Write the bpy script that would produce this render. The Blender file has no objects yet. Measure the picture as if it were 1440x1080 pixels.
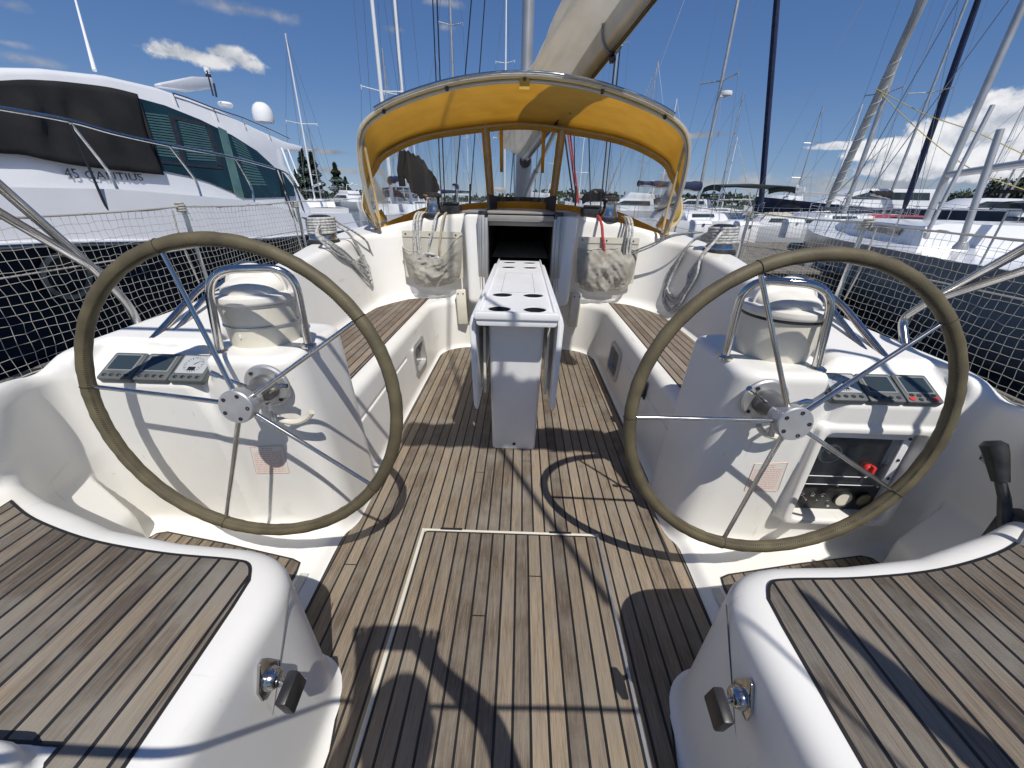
import bpy, bmesh, math, random
import numpy as np
from mathutils import Vector, Matrix
random.seed(7); rng = np.random.default_rng(7)
PI = math.pi
S = bpy.context.scene
COL = S.collection

# ------------------------------------------------------------------ camera
CX, CZ, FF = 0.01, 1.25, 541.0
YAW, PIT, ROL = math.radians(-.86), math.radians(25.4), math.radians(1.3)
cy_, sy_ = math.cos(YAW), math.sin(YAW); cp_, sp_ = math.cos(PIT), math.sin(PIT)
FW = Vector((sy_*cp_, cy_*cp_, -sp_)); R0 = Vector((cy_, -sy_, 0)); U0 = R0.cross(FW)
RT = math.cos(ROL)*R0 + math.sin(ROL)*U0; UP = -math.sin(ROL)*R0 + math.cos(ROL)*U0
CAM = Vector((CX, 0, CZ))
cam = bpy.data.cameras.new('camera'); camo = bpy.data.objects.new('camera', cam); COL.objects.link(camo)
cam.sensor_width = 36; cam.lens = FF/1440*36; cam.clip_start = .02; cam.clip_end = 6000
camo.matrix_world = Matrix((( RT.x, UP.x, -FW.x, CX), (RT.y, UP.y, -FW.y, 0), (RT.z, UP.z, -FW.z, CZ), (0, 0, 0, 1)))
S.camera = camo
S.render.resolution_x = 1024; S.render.resolution_y = 768

def at(u, v, X=None, Y=None, Z=None):
    "real-world point seen at photo position (u, v) on a plane of the place"
    d = FW + RT*((u-720)/FF) - UP*((v-540)/FF)
    if Z is not None: t = (Z-CAM.z)/d.z
    elif Y is not None: t = (Y-CAM.y)/d.y
    else: t = (X-CAM.x)/d.x
    return CAM + d*t

# ------------------------------------------------------------------ materials
def mat(name, col, rough=.5, metal=0., **k):
    m = bpy.data.materials.new(name); m.use_nodes = True
    nt = m.node_tree; b = nt.nodes['Principled BSDF']
    b.inputs['Base Color'].default_value = (*col, 1)
    b.inputs['Roughness'].default_value = rough; b.inputs['Metallic'].default_value = metal
    for kk, v in k.items():
        b.inputs[kk.replace('_', ' ')].default_value = v
    return m
def nodes(m): return m.node_tree.nodes, m.node_tree.links, m.node_tree.nodes['Principled BSDF']
def mixed(name, c1, c2, scale, rough=.5, metal=0., detail=6, bump=0., bscale=None, lo=.35, hi=.65, stretch=(1, 1, 1), coord='Object', rough2=None, **k):
    "noise between two colours of the same surface, with optional fine bump"
    m = mat(name, c1, rough, metal, **k); n, l, b = nodes(m)
    tc = n.new('ShaderNodeTexCoord'); mp = n.new('ShaderNodeMapping'); mp.inputs['Scale'].default_value = stretch
    l.new(tc.outputs[coord], mp.inputs[0])
    t = n.new('ShaderNodeTexNoise'); t.inputs['Scale'].default_value = scale; t.inputs['Detail'].default_value = detail
    l.new(mp.outputs[0], t.inputs['Vector'])
    r = n.new('ShaderNodeMapRange'); r.inputs['From Min'].default_value = lo; r.inputs['From Max'].default_value = hi
    l.new(t.outputs['Fac'], r.inputs['Value'])
    mx = n.new('ShaderNodeMix'); mx.data_type = 'RGBA'; mx.inputs['A'].default_value = (*c1, 1); mx.inputs['B'].default_value = (*c2, 1)
    l.new(r.outputs[0], mx.inputs['Factor']); l.new(mx.outputs['Result'], b.inputs['Base Color'])
    if rough2 is not None:
        q = n.new('ShaderNodeMapRange'); q.inputs['To Min'].default_value = rough; q.inputs['To Max'].default_value = rough2
        l.new(r.outputs[0], q.inputs['Value']); l.new(q.outputs[0], b.inputs['Roughness'])
    if bump:
        t2 = n.new('ShaderNodeTexNoise'); t2.inputs['Scale'].default_value = bscale or scale*3; t2.inputs['Detail'].default_value = 4
        l.new(mp.outputs[0], t2.inputs['Vector'])
        bp = n.new('ShaderNodeBump'); bp.inputs['Strength'].default_value = 1; bp.inputs['Distance'].default_value = bump
        l.new(t2.outputs['Fac'], bp.inputs['Height']); l.new(bp.outputs[0], b.inputs['Normal'])
    return m
def teak_mat(name, pitch=.0475, caulk=.0072, off=0., c_a=(.105, .080, .058), c_b=(.335, .262, .180), grey=(.262, .232, .188), gfac=.42):
    m = mat(name, c_a, .75); n, l, b = nodes(m)
    def nd(t, **kw):
        x = n.new(t)
        for a, v in kw.items(): setattr(x, a, v)
        return x
    def M(op, a, c=None, d=None):
        x = nd('ShaderNodeMath', operation=op)
        for i, v in enumerate((a, c, d)):
            if v is None: continue
            if isinstance(v, (int, float)): x.inputs[i].default_value = v
            else: l.new(v, x.inputs[i])
        return x.outputs[0]
    tc = nd('ShaderNodeTexCoord'); sp = nd('ShaderNodeSeparateXYZ'); l.new(tc.outputs['Object'], sp.inputs[0])
    q = M('DIVIDE', M('ADD', sp.outputs['X'], off), pitch)
    pid = M('FLOOR', q); fr = M('FRACT', q)
    e = M('MINIMUM', fr, M('SUBTRACT', 1., fr))
    w = nd('ShaderNodeTexNoise'); w.inputs['Scale'].default_value = 9.; l.new(tc.outputs['Object'], w.inputs['Vector'])
    thr = M('MULTIPLY_ADD', w.outputs['Fac'], .03, caulk/pitch/2-.015)
    isc = M('LESS_THAN', e, thr)
    wn = nd('ShaderNodeTexWhiteNoise', noise_dimensions='1D'); l.new(pid, wn.inputs['W'])
    cb = nd('ShaderNodeCombineXYZ'); l.new(M('MULTIPLY', sp.outputs['X'], 34.), cb.inputs['X'])
    l.new(M('MULTIPLY_ADD', sp.outputs['Y'], 2.2, M('MULTIPLY', pid, 3.7)), cb.inputs['Y']); l.new(M('MULTIPLY', sp.outputs['Z'], 20.), cb.inputs['Z'])
    g = nd('ShaderNodeTexNoise'); g.inputs['Scale'].default_value = 3.2; g.inputs['Detail'].default_value = 9; g.inputs['Roughness'].default_value = .68
    g.inputs['Distortion'].default_value = .25
    l.new(cb.outputs[0], g.inputs['Vector'])
    cb2 = nd('ShaderNodeCombineXYZ'); l.new(M('MULTIPLY', sp.outputs['X'], 150.), cb2.inputs['X']); l.new(M('MULTIPLY_ADD', sp.outputs['Y'], 5., pid), cb2.inputs['Y'])
    g2 = nd('ShaderNodeTexNoise'); g2.inputs['Scale'].default_value = 3.; g2.inputs['Detail'].default_value = 5; l.new(cb2.outputs[0], g2.inputs['Vector'])
    gs = M('ADD', M('MULTIPLY_ADD', g.outputs['Fac'], 1.7, -.275), M('MULTIPLY_ADD', g2.outputs['Fac'], 1.5, -.375))
    gs = M('ADD', gs, M('MULTIPLY_ADD', wn.outputs['Value'], .85, -.90))
    mx = nd('ShaderNodeMix', data_type='RGBA'); mx.inputs['A'].default_value = (*c_a, 1); mx.inputs['B'].default_value = (*c_b, 1); l.new(gs, mx.inputs['Factor'])
    # silvery weathering in broad soft patches
    wt = nd('ShaderNodeTexNoise'); wt.inputs['Scale'].default_value = 5.5; wt.inputs['Detail'].default_value = 7; wt.inputs['Roughness'].default_value = .6; l.new(tc.outputs['Object'], wt.inputs['Vector'])
    wr = nd('ShaderNodeMapRange'); wr.inputs['From Min'].default_value = .42; wr.inputs['From Max'].default_value = .72; wr.inputs['To Max'].default_value = gfac*2; l.new(wt.outputs['Fac'], wr.inputs['Value'])
    mg = nd('ShaderNodeMix', data_type='RGBA'); l.new(mx.outputs['Result'], mg.inputs['A']); mg.inputs['B'].default_value = (*grey, 1); l.new(wr.outputs[0], mg.inputs['Factor'])
    jt = M('FRACT', M('MULTIPLY_ADD', sp.outputs['Y'], .55, M('MULTIPLY', wn.outputs['Value'], 7.31)))
    isj = M('MULTIPLY', M('LESS_THAN', jt, .0022), M('LESS_THAN', M('FRACT', M('MULTIPLY', wn.outputs['Value'], 13.7)), .13))
    isc = M('MAXIMUM', isc, isj)
    mc = nd('ShaderNodeMix', data_type='RGBA'); l.new(mg.outputs['Result'], mc.inputs['A']); mc.inputs['B'].default_value = (.012, .012, .013, 1); l.new(isc, mc.inputs['Factor'])
    l.new(mc.outputs['Result'], b.inputs['Base Color'])
    l.new(M('MULTIPLY_ADD', isc, -.2, .78), b.inputs['Roughness'])
    bp = nd('ShaderNodeBump'); bp.inputs['Distance'].default_value = .0012
    l.new(M('SUBTRACT', gs, M('MULTIPLY', isc, 1.2)), bp.inputs['Height']); l.new(bp.outputs[0], b.inputs['Normal'])
    return m

GEL = mixed('gelcoat', (.825, .815, .775), (.755, .74, .69), 2.2, .32, detail=7, bump=.0006, bscale=6, lo=.45, hi=.8, rough2=.42)
def scuffs(m):
    n, l, b = nodes(m); src = b.inputs['Base Color'].links[0].from_socket; cur = src
    tc = n.new('ShaderNodeTexCoord')
    for sc_, st, lo, hi, colr, amt, det in ((1, (40, 3, 9), .70, .76, (.50, .48, .43), .35, 2), (1, (5, 38, 7), .71, .77, (.52, .50, .45), .30, 2), (70, (1, 1, 1), .76, .84, (.50, .46, .38), .35, 1), (3.2, (1, 1, .35), .55, .80, (.66, .62, .52), .55, 8)):
        mp = n.new('ShaderNodeMapping'); mp.inputs['Scale'].default_value = st; mp.inputs['Location'].default_value = (sc_, st[0], st[1]); l.new(tc.outputs['Object'], mp.inputs[0])
        t = n.new('ShaderNodeTexNoise'); t.inputs['Scale'].default_value = sc_; t.inputs['Detail'].default_value = det; l.new(mp.outputs[0], t.inputs['Vector'])
        r = n.new('ShaderNodeMapRange'); r.inputs['From Min'].default_value = lo; r.inputs['From Max'].default_value = hi; r.inputs['To Max'].default_value = amt; l.new(t.outputs['Fac'], r.inputs['Value'])
        mx = n.new('ShaderNodeMix'); mx.data_type = 'RGBA'; l.new(r.outputs[0], mx.inputs['Factor']); l.new(cur, mx.inputs['A']); mx.inputs['B'].default_value = (*colr, 1); cur = mx.outputs['Result']
    l.new(cur, b.inputs['Base Color'])
scuffs(GEL)
GELT = mixed('table white', (.82, .83, .84), (.76, .77, .78), 5, .35)
CREAM = mixed('aged cream plastic', (.73, .70, .60), (.64, .60, .49), 9, .45, bump=.0006, bscale=60)
CREAM2 = mixed('compass cover white', (.80, .78, .72), (.70, .67, .60), 11, .62, bump=.0004, bscale=40)
TEAK = teak_mat('teak sole', off=.0)
TEAKH = teak_mat('teak hatch', off=.0238, c_a=(.115, .088, .065), c_b=(.365, .288, .198))
TEAKS = teak_mat('teak seat', pitch=.046, off=.01, c_a=(.100, .079, .061), c_b=(.315, .255, .184), grey=(.265, .245, .207), gfac=.5)
TEAKB = teak_mat('teak bench', off=.012, c_a=(.14, .103, .075), c_b=(.31, .24, .175))
CAULK = mat('black caulk', (.012, .012, .013), .6)
STEEL = mixed('polished steel', (.66, .65, .63), (.50, .49, .47), 14, .10, 1., rough2=.2)
ALU = mixed('brushed aluminium', (.62, .625, .63), (.53, .535, .54), 20, .42, .75)
ALUW = mixed('dull anodised aluminium', (.55, .55, .54), (.44, .44, .43), 3, .42, .55)
DARKM = mat('dark metal', (.05, .05, .055), .35, .6)
BLACK = mixed('black plastic', (.015, .015, .016), (.035, .035, .036), 30, .42)
LEATH = mixed('olive leather', (.135, .113, .062), (.075, .062, .036), 14, .62, bump=.0009, bscale=160, lo=.3, hi=.7)
THREAD = mat('dark thread', (.03, .026, .02), .8)
GREYP = mixed('grey instrument plastic', (.115, .125, .125), (.09, .10, .10), 20, .5)
LCD = mat('display glass', (.035, .05, .06), .08)
LCDW = mat('dial face', (.42, .44, .45), .25)
RED = mat('red plastic', (.65, .04, .035), .35)
REDT = mat('red print', (.68, .36, .30), .6)
LABEL = mat('label film', (.78, .75, .68), .4)
YEL = mixed('yellow canvas', (.88, .65, .18), (.82, .59, .15), 5, .8, bump=.014, bscale=9)
YELL = mixed('pale yellow hem', (.88, .70, .28), (.82, .62, .20), 6, .75)
YELD = mixed('yellow seam canvas', (.76, .50, .09), (.68, .43, .07), 7, .8)
SAILC = mixed('cream sailcloth', (.91, .89, .83), (.82, .79, .72), 4, .7, bump=.012, bscale=7)
ROPEW = mixed('braided rope', (.62, .61, .57), (.30, .31, .31), 55, .85, bump=.002, bscale=170, detail=2)
ROPER = mixed('red rope', (.52, .07, .06), (.30, .04, .04), 60, .8, bump=.002, bscale=170)
NET = mat('net cord', (.40, .39, .35), .85)
HULLW = mixed('boat white', (.80, .81, .82), (.74, .75, .77), 1.2, .18)
NAVY = mixed('navy gelcoat', (.008, .012, .028), (.014, .02, .04), .9, .12)
CHAR = mixed('charcoal gelcoat', (.21, .24, .255), (.24, .27, .285), .8, .16)
CANV = mixed('black canvas', (.005, .005, .006), (.012, .012, .013), 2.5, .95, bump=.02, bscale=3)
CANVB = mixed('navy canvas', (.010, .018, .055), (.02, .03, .08), 3, .75, bump=.01, bscale=8)
TGLASS = mixed('green tinted glass', (.012, .036, .038), (.008, .022, .025), 1.5, .04)
WIRE = mat('rigging wire', (.32, .33, .34), .35, .8)
WIREB = mat('black rod', (.012, .013, .016), .4)
DOCKW = mixed('weathered dock planks', (.23, .21, .18), (.13, .12, .10), 3, .85, stretch=(8, 1, 1), bump=.003)
GREEN = mixed('conifer foliage', (.018, .038, .014), (.045, .075, .025), 1.2, .8)
GREENB = mixed('broadleaf foliage', (.026, .042, .020), (.048, .068, .030), 1., .8)
BARK = mixed('bark', (.09, .065, .045), (.05, .036, .025), 6, .9)
SKIN = mixed('skin', (.50, .30, .21), (.44, .25, .17), 20, .5)
SHIRT = mixed('navy shirt cloth', (.03, .045, .09), (.04, .06, .11), 40, .85)
TROUS = mixed('khaki trouser cloth', (.26, .21, .14), (.22, .18, .12), 40, .85)
HAIR = mat('brown hair', (.05, .03, .018), .6)

def translucent(m, amt, col=None):
    "thin cloth: part of the light passes through"
    n, l, b = nodes(m); out = n['Material Output']; t = n.new('ShaderNodeBsdfTranslucent'); mx = n.new('ShaderNodeMixShader'); mx.inputs[0].default_value = amt
    src = b.inputs['Base Color'].links[0].from_socket; l.new(src, t.inputs[0]); l.new(b.outputs[0], mx.inputs[1]); l.new(t.outputs[0], mx.inputs[2]); l.new(mx.outputs[0], out.inputs[0])
translucent(YEL, .48); translucent(SAILC, .66); translucent(YELD, .2)
def clear_mat(name, tint=(.92, .95, .97), op=.12, streak=.25, fx=3., fy=.6):
    "clear vinyl: see-through film with milky painted-in glare streaks and a glossy coat"
    m = bpy.data.materials.new(name); m.use_nodes = True; n = m.node_tree.nodes; l = m.node_tree.links
    n.clear(); out = n.new('ShaderNodeOutputMaterial')
    tr = n.new('ShaderNodeBsdfTransparent'); tr.inputs[0].default_value = (*tint, 1)
    gl = n.new('ShaderNodeBsdfGlossy'); gl.inputs['Roughness'].default_value = .04; gl.inputs[0].default_value = (.9, .9, .9, 1)
    df = n.new('ShaderNodeBsdfDiffuse'); df.inputs[0].default_value = (.62, .66, .70, 1)
    fr = n.new('ShaderNodeFresnel'); fr.inputs['IOR'].default_value = 1.18
    tc = n.new('ShaderNodeTexCoord'); mp = n.new('ShaderNodeMapping'); mp.inputs['Scale'].default_value = (fx*4, fx, fy)
    l.new(tc.outputs['Object'], mp.inputs[0])
    t = n.new('ShaderNodeTexNoise'); t.inputs['Scale'].default_value = 3; t.inputs['Detail'].default_value = 8; l.new(mp.outputs[0], t.inputs['Vector'])
    r = n.new('ShaderNodeMapRange'); r.inputs['From Min'].default_value = .48; r.inputs['From Max'].default_value = .85
    r.inputs['To Min'].default_value = op; r.inputs['To Max'].default_value = op+streak; l.new(t.outputs['Fac'], r.inputs['Value'])
    m1 = n.new('ShaderNodeMixShader'); l.new(r.outputs[0], m1.inputs[0]); l.new(tr.outputs[0], m1.inputs[1]); l.new(df.outputs[0], m1.inputs[2])
    m2 = n.new('ShaderNodeMixShader'); l.new(fr.outputs[0], m2.inputs[0]); l.new(m1.outputs[0], m2.inputs[1]); l.new(gl.outputs[0], m2.inputs[2])
    l.new(m2.outputs[0], out.inputs[0]); return m
VINYL = clear_mat('clear vinyl', op=.07, streak=.40, fx=1.2, fy=.35)  # pale streaks are window glare put into the film colour
ACRYL = clear_mat('clear acrylic', op=.02, streak=.05)

def mesh_bag(name):
    "open-weave netting cloth of the sheet bags"
    m = bpy.data.materials.new(name); m.use_nodes = True; n, l, b = nodes(m)
    b.inputs['Base Color'].default_value = (.40, .385, .33, 1); b.inputs['Roughness'].default_value = .8
    tc = n.new('ShaderNodeTexCoord'); w = n.new('ShaderNodeTexNoise'); w.inputs['Scale'].default_value = 9; w.inputs['Detail'].default_value = 5
    l.new(tc.outputs['Object'], w.inputs['Vector'])
    r = n.new('ShaderNodeMapRange'); r.inputs['From Min'].default_value = .3; r.inputs['From Max'].default_value = .7; r.inputs['To Min'].default_value = .42; r.inputs['To Max'].default_value = .90
    l.new(w.outputs['Fac'], r.inputs['Value'])
    c = n.new('ShaderNodeTexNoise'); c.inputs['Scale'].default_value = 900; c.inputs['Detail'].default_value = 0; l.new(tc.outputs['Object'], c.inputs['Vector'])
    lt = n.new('ShaderNodeMath'); lt.operation = 'MULTIPLY_ADD'; lt.inputs[1].default_value = .5; l.new(c.outputs['Fac'], lt.inputs[0]); 
    sb = n.new('ShaderNodeMath'); sb.operation = 'SUBTRACT'; sb.inputs[1].default_value = .2; l.new(r.outputs[0], sb.inputs[0]); l.new(sb.outputs[0], lt.inputs[2])
    l.new(lt.outputs[0], b.inputs['Alpha']); return m
BAGM = mesh_bag('mesh bag cloth')

# ------------------------------------------------------------------ geometry helpers
class MB:
    def __init__(s): s.v = []; s.f = []; s.m = []; s.mi = 0
    def add(s, vs, fs):
        o = len(s.v); s.v += [tuple(p) for p in vs]; s.f += [tuple(i+o for i in f) for f in fs]; s.m += [s.mi]*len(fs); return s
    def box(s, lo, hi, M=None):
        x0, y0, z0 = lo; x1, y1, z1 = hi
        vs = [(x0,y0,z0),(x1,y0,z0),(x1,y1,z0),(x0,y1,z0),(x0,y0,z1),(x1,y0,z1),(x1,y1,z1),(x0,y1,z1)]
        if M is not None: vs = [M @ Vector(p) for p in vs]
        return s.add(vs, [(0,3,2,1),(4,5,6,7),(0,1,5,4),(1,2,6,5),(2,3,7,6),(3,0,4,7)])
    def tube(s, pts, r, n=10, closed=False, caps=True, tw=None):
        P = [Vector(p) for p in pts]; N = len(P)
        rr = r if isinstance(r, (list, tuple)) else [r]*N
        T = []
        for i in range(N):
            a = P[(i-1) % N] if (closed or i > 0) else P[i]; b = P[(i+1) % N] if (closed or i < N-1) else P[i]
            t = (b-a); T.append(t.normalized() if t.length > 1e-9 else Vector((0,0,1)))
        up = Vector((0,0,1)) if abs(T[0].z) < .9 else Vector((1,0,0))
        u = T[0].cross(up).normalized(); vs = []
        for i in range(N):
            u = (u - T[i]*u.dot(T[i])).normalized(); w = T[i].cross(u)
            for k in range(n):
                a = 2*PI*k/n; vs.append(P[i] + (u*math.cos(a) + w*math.sin(a))*rr[i])
        fs = []
        for i in range(N if closed else N-1):
            j = (i+1) % N
            for k in range(n): fs.append((i*n+k, i*n+(k+1) % n, j*n+(k+1) % n, j*n+k))
        if not closed and caps: fs += [tuple(range(n))[::-1], tuple((N-1)*n+k for k in range(n))]
        return s.add(vs, fs)
    def lathe(s, prof, c=(0,0,0), axis=(0,0,1), n=32, sx=1., sy=1., caps=True):
        "prof: (radius, height) pairs along the axis"
        a = Vector(axis).normalized(); M = a.to_track_quat('Z', 'Y').to_matrix(); c = Vector(c); vs = []
        for r, h in prof:
            for k in range(n):
                t = 2*PI*k/n; vs.append(c + M @ Vector((r*sx*math.cos(t), r*sy*math.sin(t), h)))
        fs = []
        for i in range(len(prof)-1):
            for k in range(n): fs.append((i*n+k, i*n+(k+1) % n, (i+1)*n+(k+1) % n, (i+1)*n+k))
        if caps: fs += [tuple(range(n))[::-1], tuple((len(prof)-1)*n+k for k in range(n))]
        return s.add(vs, fs)
    def prism(s, poly, d, M=None):
        "poly: 3-D outline, d: extrusion vector"
        P = [Vector(p) for p in poly]; d = Vector(d); n = len(P)
        vs = P + [p+d for p in P]
        return s.add(vs, [tuple(range(n))[::-1], tuple(range(n, 2*n))] + [(i, (i+1) % n, n+(i+1) % n, n+i) for i in range(n)])
    def grid(s, rows, closed=False):
        n = len(rows[0]); vs = [p for r in rows for p in r]; fs = []
        for i in range(len(rows)-1):
            for k in range(n if closed else n-1):
                fs.append((i*n+k, i*n+(k+1) % n, (i+1)*n+(k+1) % n, (i+1)*n+k))
        return s.add(vs, fs)
W0 = {}
def link(name, me, mats, parent=None, loc=None):
    o = bpy.data.objects.new(name, me)
    for m in (mats if isinstance(mats, (list, tuple)) else [mats]): me.materials.append(m)
    COL.objects.link(o)
    if parent is not None:
        o.parent = parent
        if parent in W0: o.matrix_parent_inverse = W0[parent]
    return o
def build(name, mb, mats, parent=None, bevel=0., seg=2, ang=35, solid=0., fixn=True, subs=0):
    me = bpy.data.meshes.new(name); me.from_pydata([tuple(v) for v in mb.v], [], mb.f); me.validate()
    if len(me.polygons) == len(mb.m): me.polygons.foreach_set('material_index', mb.m)
    if fixn or bevel or solid:
        bm = bmesh.new(); bm.from_mesh(me)
        bmesh.ops.remove_doubles(bm, verts=bm.verts, dist=1e-6)
        if fixn: bmesh.ops.recalc_face_normals(bm, faces=bm.faces)
        if bevel:
            es = [e for e in bm.edges if e.is_manifold and e.calc_face_angle(0) > math.radians(28)]
            bmesh.ops.bevel(bm, geom=es, offset=bevel, segments=seg, profile=.5, affect='EDGES', clamp_overlap=True)
        bm.to_mesh(me); bm.free()
    me.polygons.foreach_set('use_smooth', [True]*len(me.polygons))
    me.set_sharp_from_angle(angle=math.radians(ang))
    o = link(name, me, mats, parent)
    if solid:
        md = o.modifiers.new('solid', 'SOLIDIFY'); md.thickness = solid; md.offset = 0
    if subs:
        md = o.modifiers.new('sub', 'SUBSURF'); md.levels = subs; md.render_levels = subs
    return o
def tag(o, label=None, cat=None, group=None, kind=None):
    if label: o['label'] = label
    if cat: o['category'] = cat
    if group: o['group'] = group
    if kind: o['kind'] = kind
    return o
def thing(name, label, cat, loc=(0,0,0), rz=0, group=None):
    o = bpy.data.objects.new(name, None); COL.objects.link(o); o.location = loc; o.rotation_euler = (0,0,rz); o.empty_display_size = .3
    return tag(o, label, cat, group)
def thing_w(name, label, cat, loc, group=None):
    "thing whose parts are written in world coordinates"
    o = thing(name, label, cat, loc, 0, group); W0[o] = Matrix.Translation(-Vector(loc)); return o
def arc(c, u, v, r, a0, a1, n):
    c, u, v = Vector(c), Vector(u), Vector(v)
    return [c + u*r*math.cos(a0+(a1-a0)*i/n) + v*r*math.sin(a0+(a1-a0)*i/n) for i in range(n+1)]
def smooth_path(pts, n=8, closed=False):
    "Catmull-Rom through the points"
    P = [Vector(p) for p in pts]; out = []; N = len(P)
    for i in range(N if closed else N-1):
        g = lambda k: P[k % N] if closed else P[max(0, min(N-1, k))]
        a, b, c, d = g(i-1), g(i), g(i+1), g(i+2)
        for j in range(n):
            t = j/n; out.append(.5*((2*b)+(c-a)*t+(2*a-5*b+4*c-d)*t*t+(3*b-a-3*c+d)*t**3))
    if not closed: out.append(P[-1])
    return out
def round_path(pts, r, n=6):
    "polyline with rounded corners"
    P = [Vector(p) for p in pts]; out = [P[0]]
    for i in range(1, len(P)-1):
        a, b, c = P[i-1], P[i], P[i+1]; d1 = (a-b); d2 = (c-b)
        q = min(r, d1.length*.48, d2.length*.48); p1 = b+d1.normalized()*q; p2 = b+d2.normalized()*q
        for j in range(n+1):
            t = j/n; out.append(p1*(1-t)**2 + b*2*t*(1-t) + p2*t*t)
    out.append(P[-1]); return out
def rrect(x0, x1, y0, y1, r, n=5):
    out = []
    for cx, cy, a in ((x1-r, y1-r, 0), (x0+r, y1-r, PI/2), (x0+r, y0+r, PI), (x1-r, y0+r, 1.5*PI)):
        out += [(cx+r*math.cos(a+PI/2*i/n), cy+r*math.sin(a+PI/2*i/n)) for i in range(n+1)]
    return out
def inset(poly, d):
    n = len(poly); A = sum(poly[i][0]*poly[(i+1) % n][1]-poly[(i+1) % n][0]*poly[i][1] for i in range(n)); sg = 1 if A > 0 else -1; out = []
    for i in range(n):
        p0, p1, p2 = (Vector(poly[(i+k) % n][:2]) for k in (-1, 0, 1))
        e1 = (p1-p0).normalized(); e2 = (p2-p1).normalized()
        n1 = Vector((-e1.y, e1.x))*sg; n2 = Vector((-e2.y, e2.x))*sg; b = (n1+n2)
        b = b/max(.3, b.length_squared/2) if b.length > 1e-6 else n1
        out.append(tuple(p1+b*d))
    return out
def teak_panel(name, poly, z, m, parent, t=.007, border=.006):
    "a laid teak panel with its black caulk margin, thickness t"
    mb = MB(); n = len(poly); ip = inset(poly, border); a = inset(poly, border+.0012)
    vs = [(x, y, z-t) for x, y in poly]+[(x, y, z) for x, y in poly]+[(x, y, z) for x, y in ip]+[(x, y, z+.0012) for x, y in a]
    mb.add(vs, [(i, (i+1) % n, n+(i+1) % n, n+i) for i in range(n)]+[(n+i, n+(i+1) % n, 2*n+(i+1) % n, 2*n+i) for i in range(n)])
    mb.mi = 1
    mb.add(vs[2*n:], [(i, (i+1) % n, n+(i+1) % n, n+i) for i in range(n)]+[tuple(range(n, 2*n))])
    return build(name, mb, [CAULK, m], parent, ang=50)
# ------------------------------------------------------------------ the sailboat we stand on
BOAT = thing_w('sailboat', 'white sailing yacht with teak-planked cockpit, twin leather-covered wheels and yellow sprayhood', 'sailboat', (0, 2.5, -.55))

def smin(a, b, k):
    h = np.clip(.5+.5*(b-a)/k, 0, 1); return b+(a-b)*h-k*h*(1-h)
def smax(a, b, k): return -smin(-a, -b, k)
def rr2(x, y, X, Y, r):
    dx = x-(X-r); dy = y-(Y-r)
    return np.sqrt(np.maximum(dx, 0)**2+np.maximum(dy, 0)**2)+np.minimum(np.maximum(dx, dy), 0)-r
def itp(y, a, b):
    return np.interp(y, a, b)
_zy = np.linspace(-1.2, 4.2, 400)
_zc = np.interp(_zy, [-1.2, .2, .8, 1.3, 1.8, 2.3, 2.8, 3.4, 4.2], [.72, .722, .745, .80, .855, .90, .94, .985, 1.03])
_zc = np.convolve(np.pad(_zc, 20, mode='edge'), np.ones(41)/41, 'valid')
def hullx(y): return np.interp(y, [-.8, .3, .9, 1.6, 2.4, 4.2], [1.70, 1.80, 1.86, 1.88, 1.90, 1.92])
def coamx(y): return np.interp(y, [-.8, .3, .6, .9, 1.2, 1.5, 1.8, 2.3, 2.8, 3.3, 4.2], [1.09, 1.18, 1.33, 1.475, 1.50, 1.43, 1.39, 1.43, 1.51, 1.54, 1.50])
def nar(y, z=1.): return np.clip(1.12-y, 0, 1.0)*.50*np.clip((z-.34)/.36, 0, 1)
def wallx(y, z=.5): return float(np.interp(z, [0, .12, .42, .8], [1.50, 1.505, 1.50, 1.525])-nar(y, z))
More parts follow.
